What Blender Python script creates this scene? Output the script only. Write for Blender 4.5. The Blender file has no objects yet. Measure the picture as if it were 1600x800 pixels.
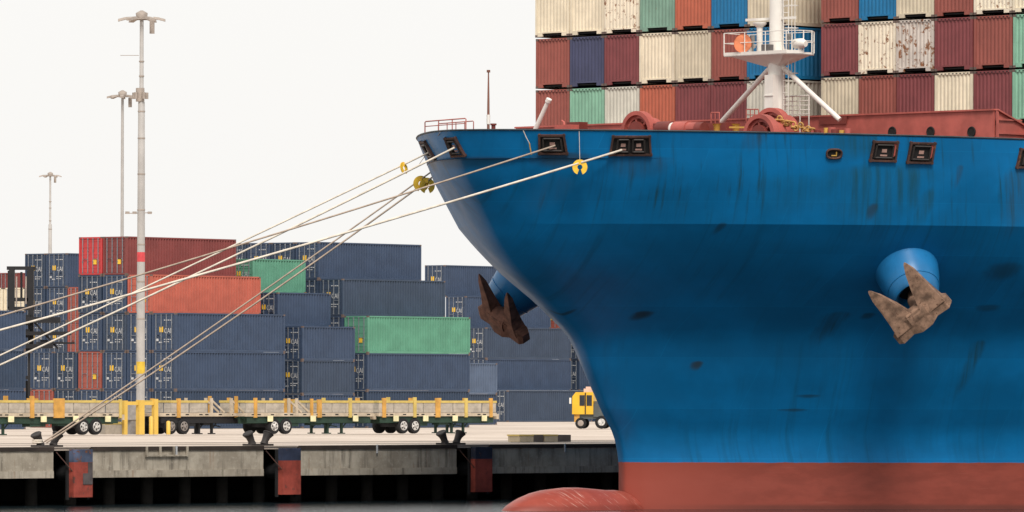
import bpy, math, random
from mathutils import Vector, Matrix
from mathutils.bvhtree import BVHTree
random.seed(7)
R = math.radians
S = bpy.context.scene
COL = S.collection
ZC = 5.9            # camera height above the water
F = 10000.0         # focal length in photo pixels
ROLL = .003

# ------------------------------------------------------------------ materials
def lin(c):
    c = c / 255.
    return c / 12.92 if c <= .04045 else ((c + .055) / 1.055) ** 2.4
def rgb(r, g, b, k=1.0):
    return (min(.85, lin(r) / k), min(.85, lin(g) / k), min(.85, lin(b) / k), 1)

class NT:
    def __init__(s, name):
        s.m = bpy.data.materials.new(name); s.m.use_nodes = True
        s.t = s.m.node_tree; s.n = s.t.nodes; s.b = s.n['Principled BSDF']
    def new(s, t, **kw):
        n = s.n.new(t)
        for k, v in kw.items(): setattr(n, k, v)
        return n
    def link(s, a, b): s.t.links.new(a, b)
    def val(s, sock, v):
        if hasattr(v, 'is_output') or isinstance(v, bpy.types.NodeSocket): s.link(v, sock)
        else: sock.default_value = v
    def math(s, op, a, b=0.0, c=0.0, clamp=False):
        n = s.new('ShaderNodeMath', operation=op, use_clamp=clamp)
        s.val(n.inputs[0], a); s.val(n.inputs[1], b); s.val(n.inputs[2], c)
        return n.outputs[0]
    def mix(s, f, a, b, blend='MIX'):
        n = s.new('ShaderNodeMixRGB', blend_type=blend)
        s.val(n.inputs[0], f); s.val(n.inputs[1], a); s.val(n.inputs[2], b)
        return n.outputs[0]
    def coord(s): return s.new('ShaderNodeTexCoord').outputs['Object']
    def mapping(s, v, scale=(1, 1, 1), loc=(0, 0, 0)):
        n = s.new('ShaderNodeMapping'); s.link(v, n.inputs[0])
        n.inputs['Scale'].default_value = scale; n.inputs['Location'].default_value = loc
        return n.outputs[0]
    def noise(s, v, scale=1, detail=4, rough=.6):
        n = s.new('ShaderNodeTexNoise'); s.link(v, n.inputs['Vector'])
        n.inputs['Scale'].default_value = scale; n.inputs['Detail'].default_value = detail
        n.inputs['Roughness'].default_value = rough
        return n.outputs['Fac']
    def step(s, v, lo, hi):
        n = s.new('ShaderNodeMapRange', interpolation_type='SMOOTHSTEP'); s.val(n.inputs[0], v)
        n.inputs[1].default_value = lo; n.inputs[2].default_value = hi
        return n.outputs[0]
    def bump(s, h, st=.3, d=.02):
        n = s.new('ShaderNodeBump'); n.inputs['Strength'].default_value = st
        n.inputs['Distance'].default_value = d; s.link(h, n.inputs['Height'])
        s.link(n.outputs[0], s.b.inputs['Normal'])
    def fin(s, col, rough=.6, metal=0, spec=.5):
        s.val(s.b.inputs['Base Color'], col); s.val(s.b.inputs['Roughness'], rough)
        s.b.inputs['Metallic'].default_value = metal
        s.b.inputs['Specular IOR Level'].default_value = spec
        return s.m
    def rnd(s): return s.new('ShaderNodeObjectInfo').outputs['Random']
    def rcoord(s):
        v = s.new('ShaderNodeVectorMath', operation='ADD')
        s.link(s.coord(), v.inputs[0])
        c = s.new('ShaderNodeCombineXYZ')
        r = s.math('MULTIPLY', s.rnd(), 91.0)
        for i in range(3): s.link(r, c.inputs[i])
        s.link(c.outputs[0], v.inputs[1])
        return v.outputs[0]

def paint(name, col, rust=.25, rough=.55, var=.12, rustcol=(.16, .06, .025, 1), sc=1.0, spec=.4):
    """weathered painted steel / concrete: tone noise, vertical streaks, rust specks"""
    t = NT(name); v = t.rcoord()
    n = t.noise(v, .9 * sc, 5)
    dark = tuple(x * (1 - 2 * var) for x in col[:3]) + (1,)
    lite = tuple(min(1, x * (1 + var)) for x in col[:3]) + (1,)
    c = t.mix(t.step(n, .3, .7), dark, lite)
    st = t.noise(t.mapping(v, (5 * sc, 5 * sc, .35 * sc)), 1, 3)
    c = t.mix(t.math('MULTIPLY', t.step(st, .55, .78), .35), c, tuple(x * .6 for x in col[:3]) + (1,))
    sp = t.noise(v, 3.2 * sc, 6, .7)
    c = t.mix(t.math('MULTIPLY', t.step(sp, .74 - .22 * rust, .80 - .20 * rust), min(1, .3 + rust)), c, rustcol)
    return t.fin(c, rough, 0, spec)

def plain(name, col, rough=.6, metal=0, spec=.4):
    t = NT(name); n = t.noise(t.rcoord(), 2.5, 4)
    c = t.mix(t.step(n, .3, .7), tuple(x * .8 for x in col[:3]) + (1,), tuple(min(1, x * 1.1) for x in col[:3]) + (1,))
    return t.fin(c, rough, metal, spec)

# ------------------------------------------------------------------ mesh building
class MB:
    def __init__(s): s.v = []; s.f = []; s.sm = []; s.mi = []
    def add(s, vs, fs, smooth=False, mi=0):
        k = len(s.v); s.v += [tuple(v) for v in vs]
        for f in fs: s.f.append(tuple(i + k for i in f)); s.sm.append(smooth); s.mi.append(mi)
        return s
    def box(s, a, b, mi=0):
        x0, y0, z0 = a; x1, y1, z1 = b
        vs = [(x0,y0,z0),(x1,y0,z0),(x1,y1,z0),(x0,y1,z0),(x0,y0,z1),(x1,y0,z1),(x1,y1,z1),(x0,y1,z1)]
        return s.add(vs, [(0,3,2,1),(4,5,6,7),(0,1,5,4),(1,2,6,5),(2,3,7,6),(3,0,4,7)], mi=mi)
    def loft(s, secs, smooth=False, mi=0, caps=True):
        n = len(secs[0]); vs = [p for q in secs for p in q]; fs = []
        for i in range(len(secs) - 1):
            for j in range(n):
                k = (j + 1) % n
                fs.append((i*n+j, i*n+k, (i+1)*n+k, (i+1)*n+j))
        s.add(vs, fs, smooth, mi)
        if caps:
            s.add(secs[0], [tuple(range(n))[::-1]], False, mi); s.add(secs[-1], [tuple(range(n))], False, mi)
        return s
    def tube(s, pts, r, n=8, mi=0, caps=True):
        pts = [Vector(p) for p in pts]; rs = r if isinstance(r, (list, tuple)) else [r] * len(pts)
        secs = []; d0 = (pts[1] - pts[0]).normalized()
        ref = Vector((0, 0, 1)) if abs(d0.z) < .9 else Vector((1, 0, 0))
        for i, p in enumerate(pts):
            d = (pts[min(i + 1, len(pts) - 1)] - pts[max(i - 1, 0)]).normalized()
            a = d.cross(ref).normalized(); b = d.cross(a).normalized()
            secs.append([p + (a * math.cos(2*math.pi*k/n) + b * math.sin(2*math.pi*k/n)) * rs[i] for k in range(n)])
        return s.loft(secs, n > 5, mi, caps)
    def bar(s, p, q, w, h, up=(0, 0, 1), mi=0):
        p = Vector(p); q = Vector(q); d = (q - p).normalized(); up = Vector(up)
        a = d.cross(up)
        a = (a if a.length > .01 else d.cross(Vector((1, 0, 0)))).normalized(); b = a.cross(d).normalized()
        sec = lambda c: [c + a*w/2 + b*h/2, c - a*w/2 + b*h/2, c - a*w/2 - b*h/2, c + a*w/2 - b*h/2]
        return s.loft([sec(p), sec(q)], mi=mi)
    def prism(s, poly, d, mi=0):
        poly = [Vector(p) for p in poly]; d = Vector(d)
        return s.loft([poly, [p + d for p in poly]], mi=mi)
    def ring(s, c, ax, R1, r, n=28, m=8, a0=0, a1=2*math.pi, mi=0, flat=1.0):
        c = Vector(c); ax = Vector(ax).normalized()
        e1 = ax.cross(Vector((0, 0, 1))); e1 = (e1 if e1.length > .01 else Vector((1, 0, 0))).normalized(); e2 = e1.cross(ax).normalized()
        secs = []
        for i in range(n + 1):
            t = a0 + (a1 - a0) * i / n; rad = e1 * math.cos(t) + e2 * math.sin(t)
            secs.append([c + rad * (R1 + r * math.cos(2*math.pi*k/m)) + ax * r * flat * math.sin(2*math.pi*k/m) for k in range(m)])
        return s.loft(secs, True, mi, caps=abs(a1 - a0) < 6.28)
    def disc(s, c, ax, r, th, n=20, mi=0):
        c = Vector(c); ax = Vector(ax).normalized()
        return s.tube([c - ax*th/2, c + ax*th/2], r, n, mi)
    def build(s, name, mats, parent=None, sharp=None):
        me = bpy.data.meshes.new(name); me.from_pydata(s.v, [], s.f); me.update()
        me.polygons.foreach_set('use_smooth', s.sm)
        for m in (mats if isinstance(mats, (list, tuple)) else [mats]): me.materials.append(m)
        me.polygons.foreach_set('material_index', s.mi)
        if sharp: me.set_sharp_from_angle(angle=R(sharp))
        o = bpy.data.objects.new(name, me); COL.objects.link(o); o.parent = parent
        return o

def tag(o, label, cat, group=None):
    if len(label.split()) > 16: print('LONG line', label)
    o['label'] = label; o['category'] = cat
    if group: o['group'] = group
    return o
def struct(o): o['kind'] = 'structure'; return o
def empty(name, loc=(0,0,0), rz=0):
    o = bpy.data.objects.new(name, None); COL.objects.link(o); o.location = loc; o.rotation_euler = (0, 0, rz)
    o.empty_display_size = .5
    return o
def copy_tree(o, parent=None, mats=None):
    c = o.copy(); COL.objects.link(c); c.parent = parent
    if mats and o.type == 'MESH':
        for i, sl in enumerate(c.material_slots):
            old = o.material_slots[i].material
            if old and old.name in mats: sl.link = 'OBJECT'; sl.material = mats[old.name]
    for ch in list(o.children): copy_tree(ch, c, mats)
    return c

# ------------------------------------------------------------------ camera and survey helpers
cam = bpy.data.objects.new('camera', bpy.data.cameras.new('camera')); COL.objects.link(cam)
cam.data.sensor_width = 36; cam.data.lens = 36 * F / 1600; cam.data.shift_y = 205 / 1600
cam.location = (0, 0, ZC); cam.rotation_euler = (R(90), -ROLL, 0)
cam.data.clip_start = 1; cam.data.clip_end = 20000
S.camera = cam
def ray(px, py):
    xc = (px - 800) / F; yc = (605 - py) / F
    return Vector((xc - ROLL * yc, 1, yc + ROLL * xc))
def at(px, py, Y):                       # the point seen at a photo pixel, Y metres out
    return Vector((0, 0, ZC)) + ray(px, py) * Y
def pxof(p):
    x = p[0] / p[1]; z = (p[2] - ZC) / p[1]
    return (800 + F * (x + ROLL * z), 605 - F * (z - ROLL * x))

A = R(44.8)
U = Vector((math.cos(A), math.sin(A), 0)); V = Vector((math.sin(A), -math.cos(A), 0))   # aft along the ship / out towards us
S0 = Vector((5.18, 310.66, 0))
ship = empty('container_ship', S0, A)
tag(ship, 'huge blue hulled container ship with red underside moored bow first at the quay', 'ship')
def toL(p): d = Vector(p) - S0; return Vector((d.dot(U), -d.dot(V), d.z))
def toW(s, w, z): return S0 + U * s + V * w + Vector((0, 0, z))
def atS(px, py, s):                      # point seen at pixel lying in the ship's cross plane s; local coordinates
    r = ray(px, py); o = Vector((0, 0, ZC)); k = (s + (S0 - o).dot(U)) / r.dot(U)
    return toL(o + r * k)
def atW(px, py, w):
    r = ray(px, py); o = Vector((0, 0, ZC)); k = (w + (S0 - o).dot(V)) / r.dot(V)
    return toL(o + r * k)

# ------------------------------------------------------------------ hull
def hull_material():
    t = NT('hull_paint'); v = t.coord()
    sep = t.new('ShaderNodeSeparateXYZ'); t.link(v, sep.inputs[0]); x, y, z = sep.outputs
    blue = (.001, .100, .275, 1)
    n = t.noise(v, .22, 4)
    c = t.mix(t.step(n, .35, .68), (.0005, .130, .325, 1), (.001, .170, .43, 1))
    # plating: each strake and plate a slightly different coat
    br = t.new('ShaderNodeTexBrick')
    cb = t.new('ShaderNodeCombineXYZ'); t.link(x, cb.inputs[0]); t.link(z, cb.inputs[1])
    t.link(cb.outputs[0], br.inputs['Vector'])
    br.inputs['Scale'].default_value = 1; br.inputs['Brick Width'].default_value = 7.5; br.inputs['Row Height'].default_value = 2.45
    br.inputs['Mortar Size'].default_value = .018; br.inputs['Mortar Smooth'].default_value = .6
    br.inputs['Color1'].default_value = (.84, .85, .86, 1); br.inputs['Color2'].default_value = (1.08, 1.08, 1.08, 1); br.inputs['Mortar'].default_value = (1.3, 1.25, 1.2, 1)
    c = t.mix(.55, c, t.mix(1, c, br.outputs['Color'], 'MULTIPLY'))
    # vertical run-off streaks (they follow the rake of the plating)
    fx_ = t.new('ShaderNodeCombineXYZ'); t.link(t.math('ADD', x, t.math('MULTIPLY', z, .28)), fx_.inputs[0]); t.link(z, fx_.inputs[2]); vf = fx_.outputs[0]
    st = t.noise(t.mapping(vf, (2.6, 1, .12)), 1, 5, .65)
    big = t.noise(v, .16, 3)
    m = t.math('MULTIPLY', t.step(st, .5, .72), t.step(big, .4, .62))
    c = t.mix(t.math('MULTIPLY', m, .42), c, (.004, .06, .10, 1))
    st2 = t.noise(t.mapping(vf, (5.0, 1, .22), (3, 1, 0)), 1, 5, .62)
    up = t.step(z, 12.2, 15.5)
    c = t.mix(t.math('MULTIPLY', t.math('MULTIPLY', t.step(st2, .50, .72), t.math('MULTIPLY', t.math('ADD', up, .35), t.step(t.noise(v, .25, 3), .42, .6))), .6), c, (.010, .05, .06, 1))
    # stains and scuffs with their own places
    def spot(px, py, rx, rz, run, col, amt):
        nonlocal c
        p = hit(px, py)
        if p is None: return
        nz = t.noise(t.mapping(v, (1, 1, .3)), 1.6, 5)
        dx = t.math('DIVIDE', t.math('SUBTRACT', x, p.x), rx)
        dx = t.math('ADD', dx, t.math('MULTIPLY', t.math('SUBTRACT', nz, .5), 1.3))
        dz = t.math('SUBTRACT', z, p.z)
        up_ = t.math('DIVIDE', t.math('MAXIMUM', dz, 0), rz)
        dn_ = t.math('DIVIDE', t.math('MAXIMUM', t.math('MULTIPLY', dz, -1), 0), run)
        q = t.math('ADD', t.math('MULTIPLY', dx, dx), t.math('ADD', t.math('MULTIPLY', up_, up_), t.math('MULTIPLY', dn_, dn_)))
        f = t.math('MULTIPLY', t.step(q, 1.8, .0), amt)
        if run > .6: f = t.math('MULTIPLY', f, t.math('ADD', .25, t.math('MULTIPLY', t.step(st2, .35, .7), .75)))
        c = t.mix(f, c, col)
    dk = (.010, .030, .04, 1); rs = (.03, .035, .028, 1); gr = (.012, .075, .10, 1)
    for a in ((1005,490,.35,.12,.3,dk,.85),(1090,568,.22,.12,.3,rs,.8),(1310,492,.45,.15,1.3,dk,.8),(1358,492,.3,.1,.2,dk,.6),
              (1530,538,.28,.2,2.2,(.01,.04,.045,1),.8),(1262,618,.45,.05,.12,dk,.6),(1240,640,.5,.05,.1,dk,.6),(884,490,.08,.2,.3,dk,.7),
              (1128,352,.15,.12,.4,dk,.6),(1380,275,2.2,.5,2.0,gr,.75),(1500,262,.15,.12,.9,rs,.8),(1365,325,.2,.2,.5,rs,.6),(1450,310,.3,.4,1.2,gr,.8),
              (1600,275,.8,.5,2.5,(.03,.05,.045,1),.7),(1240,290,1.3,.5,1.2,gr,.4),(880,245,.8,.2,.5,rs,.6),(1000,250,1.0,.2,.8,rs,.5),(740,250,.9,.15,.4,dk,.5),
              (1570,420,.8,.3,.5,dk,.5),(1545,480,.5,.12,.2,dk,.5),(1180,212,.35,.2,.7,rs,.6),(1340,216,1.0,.2,.9,gr,.7),(700,300,.6,.6,1,(.05,.09,.13,1),.3)):
        spot(*a)
    # boot topping
    edge = t.math('ADD', 2.27, t.math('MULTIPLY', t.math('SUBTRACT', t.noise(v, 1.1, 5), .5), .09))
    f = t.step(t.math('SUBTRACT', edge, z), -.015, .015)
    rn = t.noise(t.mapping(v, (.8, .8, 2.5)), .8, 6, .65)
    red = t.mix(t.step(rn, .35, .65), (.20, .040, .026, 1), (.245, .050, .033, 1))
    rstk = t.noise(t.mapping(v, (.5, .5, 9)), .9, 4)
    red = t.mix(t.math('MULTIPLY', t.step(rstk, .6, .75), .25), red, (.33, .11, .08, 1))
    red = t.mix(t.math('MULTIPLY', t.step(z, .32, .1), .7), red, (.10, .03, .022, 1))
    red = t.mix(t.step(t.math('ADD', x, t.math('MULTIPLY', rn, 3)), 7.5, 1.5), red, (.30, .060, .039, 1))
    c = t.mix(f, c, red)
    hb = t.noise(t.mapping(v, (.35, .35, .5)), 1, 2)
    t.bump(hb, .25, .10)
    return t.fin(c, t.math('ADD', .34, t.math('MULTIPLY', t.noise(v, .8, 4), .22)), 0, .32)

#        z     stem    L     p     q
TAB = [(18.05, -11.41, 25.0, 1.55, .76),
       (16.0, -10.37, 25.0, 1.55, .77),
       (13.65, -8.71, 25.0, 1.55, .78),
       (12.9, -8.18, 26.0, 1.55, .80),
       (11.6, -6.90, 27.5, 1.55, .83),
       (9.7, -4.33, 29.5, 1.56, .87),
       (8.2, -2.50, 31.0, 1.57, .87),
       (6.38, -1.62, 32.5, 1.60, .91),
       (4.8, -.76, 34.0, 1.60, .94),
       (3.4, .15, 35.0, 1.60, .95),
       (2.0, .45, 35.5, 1.60, .95),
       (-1.5, .45, 36.0, 1.60, .95)]
BEAM = 18.3
def row(z):
    z = min(z, TAB[0][0]); n = len(TAB)
    k = next((i for i in range(n - 1) if z >= TAB[i + 1][0]), n - 2)
    a, b = TAB[k], TAB[k + 1]; h = a[0] - b[0]; t = (a[0] - z) / h
    if k < 2: return [a[i] + (b[i] - a[i]) * t for i in range(1, 5)]
    def slope(j, i):                      # monotone cubic slopes, knuckle kept as a corner
        if j == 2: return (TAB[3][i] - TAB[2][i]) / (TAB[3][0] - TAB[2][0])
        if j >= n - 2: return 0
        d0 = (TAB[j][i] - TAB[j-1][i]) / (TAB[j][0] - TAB[j-1][0]); d1 = (TAB[j+1][i] - TAB[j][i]) / (TAB[j+1][0] - TAB[j][0])
        return 0 if d0 * d1 <= 0 else 2 * d0 * d1 / (d0 + d1)
    out = []
    for i in range(1, 5):
        m0, m1 = -slope(k, i) * h, -slope(k + 1, i) * h
        out.append((2*t**3-3*t*t+1)*a[i] + (t**3-2*t*t+t)*m0 + (-2*t**3+3*t*t)*b[i] + (t**3-t*t)*m1)
    return out
def half(s, z):
    st, L, p, q = row(z); x = s - st
    if x <= 0: return 0
    t = min(1, x / L)
    b = BEAM * (1 - (1 - t) ** p) ** q
    r = .42
    return min(BEAM, b + r * math.sqrt(min(1, x / (r * 1.2))) * (1 - t))
zl = [-1.5, -.6, 0, .6, 1.3, 2.0, 2.7, 3.05, 3.4, 3.8]
z = 4.2
while z < 13.5: zl.append(z); z += .38
zl += [13.4, 13.65, 14.0, 14.6, 15.3, 16.0, 16.7, 17.4, 18.05]
NX = 60
def deckz(s): return -.012 * max(0, s + 12)
def sec_pts(z, side):
    st = row(z)[0]; out = []
    for i in range(NX + 1):
        x = (75 - st) * (i / NX) ** 2.3
        s = st + x
        zz = z + (deckz(s) * (z - 13.65) / 4.4 if z > 13.65 else 0)
        out.append((s, -side * half(s, z), zz))
    return out
hm = MB(); vs = []; fs = []
W = 2 * NX + 1
for z in zl:
    far = sec_pts(z, -1); near = sec_pts(z, 1)
    vs += far[::-1] + near[1:]
for i in range(len(zl) - 1):
    for j in range(W - 1):
        fs.append((i*W+j, i*W+j+1, (i+1)*W+j+1, (i+1)*W+j))
hm.add(vs, fs, True)
BVH = BVHTree.FromPolygons([Vector(p) for p in vs], fs)
def hit(px, py, nrm=False):
    o = toL((0, 0, ZC)); d = toL(Vector((0, 0, ZC)) + ray(px, py)) - o
    loc, n, i, dist = BVH.ray_cast(o, d.normalized())
    if loc is None:
        if py < 225: return hit(px, py + 1, nrm)
        return (None, None) if nrm else None
    if n.dot(d) > 0: n = -n
    return (loc, n) if nrm else loc
HULL = hull_material()
k = len(zl) - 1
# transom closing face
hm.add([vs[0 + i*W] for i in range(len(zl))] + [vs[W-1 + i*W] for i in range(len(zl))],
       [(i, i+1, len(zl)+i+1, len(zl)+i) for i in range(len(zl)-1)])
hull = hm.build('hull', HULL, ship)
kr = zl.index(13.65); se = hull.data.attributes.new('sharp_edge', 'BOOLEAN', 'EDGE')
for e in hull.data.edges:
    a_, b_ = e.vertices
    if a_ // W == kr and b_ // W == kr and max(a_, b_) < W * len(zl): se.data[e.index].value = True
# smooth the plating, keep the knuckle crisp
me = hull.data
rust_red = paint('deck_red', rgb(178, 92, 82, 1.05), .12)
rust_dk = paint('deck_red_dark', rgb(128, 58, 50, 1.2), .3)
steel_dk = plain('black_steel', (.012, .012, .014, 1), .6)
white = paint('mast_white', (.78, .74, .68, 1), .05, .45, .05, (.3, .17, .1, 1))
rim_dk = paint('gunwale_dark', (.03, .045, .055, 1), .5, .6, .2)
# gunwale cap
for sd, nm in ((1, 'gunwale'), (-1, 'gunwale')):
    pts = sec_pts(18.05, sd)
    g = MB(); g.tube([Vector(p) + Vector((0, 0, .0)) for p in pts[:55]], .045, 6); g.build(nm, rim_dk, ship)
# deck inside the bulwark
d = MB(); dz = 16.7
o1 = [(s, y * .985, dz) for s, y, z in sec_pts(17.0, 1)]; o2 = [(s, y * .985, dz) for s, y, z in sec_pts(17.0, -1)]
d.add(o1 + o2, [(i, i+1, NX+1+i+1, NX+1+i) for i in range(NX)])
d.build('deck', rust_dk, ship)

# bulbous bow
t = NT('bulb_paint'); v = t.coord()
n = t.noise(v, 1.2, 5)
c = t.mix(t.step(n, .3, .7), (.29, .056, .036, 1), (.36, .074, .049, 1))
sp_ = t.new('ShaderNodeSeparateXYZ'); t.link(v, sp_.inputs[0])
curv = t.math('SUBTRACT', sp_.outputs[0], t.math('MULTIPLY', t.math('POWER', t.math('SUBTRACT', 1.2, sp_.outputs[2]), 2.0), .75))
cc = t.new('ShaderNodeCombineXYZ'); t.link(t.math('MULTIPLY', curv, 7.0), cc.inputs[0]); t.link(t.math('MULTIPLY', sp_.outputs[2], .8), cc.inputs[1])
sc_ = t.noise(cc.outputs[0], 1, 3, .7)
c = t.mix(t.math('MULTIPLY', t.step(sc_, .60, .66), .7), c, (.72, .50, .42, 1))
c = t.mix(t.math('MULTIPLY', t.step(t.noise(v, 6, 3), .68, .74), .35), c, (.7, .45, .38, 1))
c = t.mix(t.math('MULTIPLY', t.step(sp_.outputs[2], .34, .12), .6), c, (.16, .03, .02, 1))
BULB = t.fin(c, .42)
prof = [(-8.15,-.6,.15),(-7.9,-.1,.55),(-7.6,.12,.85),(-7.1,.38,1.2),(-6.4,.64,1.55),(-5.6,.86,1.8),(-4.8,1.00,1.9),(-3.8,1.08,1.92),(-2.8,1.07,1.9),(-1.8,1.0,1.85),(-.9,.93,1.75),(-.35,.93,1.6),(0,.90,1.35),(.5,.74,1.15),(1.2,.42,1.1),(2.2,.0,1.1),(3.4,-.5,.9)]
b = MB(); secs = []
for x, zt, hw in prof:
    zb = -3.4 + .7 * max(0, -x - 6.5); zc = -1.35
    sec = []
    for k in range(28):
        th = 2 * math.pi * k / 28; cy = math.cos(th); sy = math.sin(th)
        e = .82
        yy = hw * math.copysign(abs(cy) ** e, cy); zz = zc + (zt - zc if sy > 0 else zc - zb) * math.copysign(abs(sy) ** .9, sy)
        sec.append((x, yy, zz))
    secs.append(sec)
b.loft(secs, True)
b.build('bulbous_bow', BULB, ship)
# mooring fairleads on the uncut bulwark; black plates paint in their openings' shade
fair_frame = paint('fairlead_rust', (.075, .035, .027, 1), .8, .7, .3)
fair_in = plain('opening_shade', (.010, .009, .009, 1), .8)  # near-black of an opening's inner shade, put on flat plates
roller_m = plain('roller_steel', (.42, .25, .21, 1), .6)
roll_dk = plain('roller_dark', (.03, .024, .022, 1), .5)
def fairlead(q, nroll, pink=False):
    ps = []
    for p in q:
        l, n = hit(*p, nrm=True)
        ps.append((l, n))
    n = sum((p[1] for p in ps), Vector()).normalized()
    c = [p[0] for p in ps]
    m = MB()
    for i in range(4):
        a_, b_ = c[i] + n * .06, c[(i+1) % 4] + n * .06
        e = (b_ - a_).normalized() * .07
        m.bar(a_ - e, b_ + e, .085 + .004*i, .15 + .004*i, up=n)
    fr = m.build('fairlead', fair_frame, ship)
    o = MB(); o.loft([[p + n * .02 for p in c], [p + n * .045 for p in c]]); o.build('opening_plate', fair_in, fr)
    L = lambda u, v: (c[0] * (1-u) + c[1] * u) * (1-v) + (c[3] * (1-u) + c[2] * u) * v
    # rollers: uprights and two horizontals in front of the opening
    for j in range(nroll):
        u0 = .10 + (j + 0) * (.8 / nroll); u1 = u0 + .8 / nroll
        for uu in (u0 + .05, u1 - .05):
            r = MB(); r.tube([L(uu, .16) + n*.10, L(uu, .86) + n*.10], .05, 10); r.build('roller', roll_dk, fr)
        for vv, mm in ((.16, roll_dk), (.84, roll_dk)):
            r = MB(); r.tube([L(u0 + .07, vv) + n*.11, L(u1 - .07, vv) + n*.11], .05, 10); r.build('roller', mm, fr)
        uc = (u0 + u1) / 2
        r = MB(); du = .10 if nroll == 1 else .06
        r.loft([[L(uc-du, .38)+n*.05, L(uc+du, .38)+n*.05, L(uc+du, .56)+n*.05, L(uc-du, .56)+n*.05],
                [L(uc-du, .38)+n*.07, L(uc+du, .38)+n*.07, L(uc+du, .56)+n*.07, L(uc-du, .56)+n*.07]])
        r.build('guide_plate', roller_m, fr)
        r = MB(); r.loft([[L(uc-du*1.4, .68)+n*.05, L(uc+du*1.4, .68)+n*.05, L(uc+du*1.4, .76)+n*.05, L(uc-du*1.4, .76)+n*.05],
                [L(uc-du*1.4, .68)+n*.07, L(uc+du*1.4, .68)+n*.07, L(uc+du*1.4, .76)+n*.07, L(uc-du*1.4, .76)+n*.07]])
        r.build('guide_plate', roller_m, fr)
    if pink:
        r = MB(); r.loft([[L(.86,.1)+n*.05, L(.97,.05)+n*.05, L(.96,.7)+n*.05, L(.86,.85)+n*.05],[L(.86,.1)+n*.08, L(.97,.05)+n*.08, L(.96,.7)+n*.08, L(.86,.85)+n*.08]])
        r.build('side_plate', rust_red, fr)
    return fr
fairlead([(659,222),(666,221),(681,247),(674,248)], 1)
fairlead([(697,216),(712,215),(727,242),(708,243)], 1)
fairlead([(843,211),(881,211),(886,239),(843,239)], 1)
fairlead([(958,213),(1015,213),(1017,241),(953,241)], 2)
fairlead([(1365,221),(1402,222),(1398,251),(1359,250)], 1, True)
fairlead([(1423,223),(1460,224),(1455,254),(1417,253)], 1, True)
fairlead([(1594,233),(1640,234),(1634,262),(1588,261)], 1, True)
# oval chock
l, n = hit(1303, 240, nrm=True)
e1 = Vector((0,0,1)).cross(n).normalized(); e2 = n.cross(e1)
def oval(rx, rz, d): return [l + n*d + e1*rx*math.copysign(abs(math.cos(a_))**.7, math.cos(a_)) + e2*rz*math.copysign(abs(math.sin(a_))**.7, math.sin(a_)) for a_ in [2*math.pi*k/24 for k in range(24)]]
m = MB(); secs = [oval(.40,.26,.0), oval(.40,.26,.10), oval(.34,.20,.12), oval(.30,.17,.03)]; m.loft(secs, True, caps=False)
ch = m.build('fairlead', fair_frame, ship)
m = MB(); m.loft([oval(.33,.19,.01), oval(.33,.19,.03)]); m.build('opening_plate', fair_in, ch)
m = MB(); m.bar(l + n*.06 - e1*.14 - e2*.08, l + n*.06 + e1*.12 - e2*.08, .05, .05); m.bar(l+n*.06+e1*.1-e2*.1, l+n*.06+e1*.1+e2*.1, .05, .05)
m.build('bracket', plain('chock_yellow', (.5, .3, .06, 1)), ch)

# anchor bolsters (hawse cones) on both bows
pn, nn = hit(1416, 428, nrm=True)
blue_b = paint('bolster_blue', (.010, .150, .36, 1), .02, .36, .06, (.1, .08, .06, 1))
dirW = Vector((.26, -.92, -.92)).normalized()
dL = Vector((dirW.dot(U), -dirW.dot(V), dirW.z))
def bolster(mir):
    f = (lambda p: Vector((p.x, -p.y, p.z))) if mir else (lambda p: Vector(p))
    p0 = pn - dL * 2.05 + Vector((0, 0, .22)); ax = dL
    e1 = ax.cross(Vector((0, 0, 1))).normalized(); e2 = e1.cross(ax).normalized()
    def circ(dist, r, sx=1, sh=0): return [f(p0 + ax*dist + e1*r*sx*math.cos(a_) + e2*(r*math.sin(a_) + sh)) for a_ in [2*math.pi*k/32 for k in range(32)]]
    m = MB(); m.loft([circ(-1.2, 2.1), circ(.6, 1.78), circ(2.9, 1.42), circ(4.0, 1.12), circ(4.10, 1.02), circ(4.0, .88), circ(3.2, .8)], True, caps=False)
    bo = m.build('anchor_bolster', blue_b, ship, sharp=40)
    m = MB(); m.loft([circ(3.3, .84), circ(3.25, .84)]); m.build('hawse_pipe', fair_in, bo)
    m = MB(); m.ring(f(p0 + ax*3.5), f(ax), 1.265, .03, 32, 6); m.build('rim', blue_b, bo)
    return f(p0 + ax * 3.7)
tipn = bolster(False); tipf = bolster(True)

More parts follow.
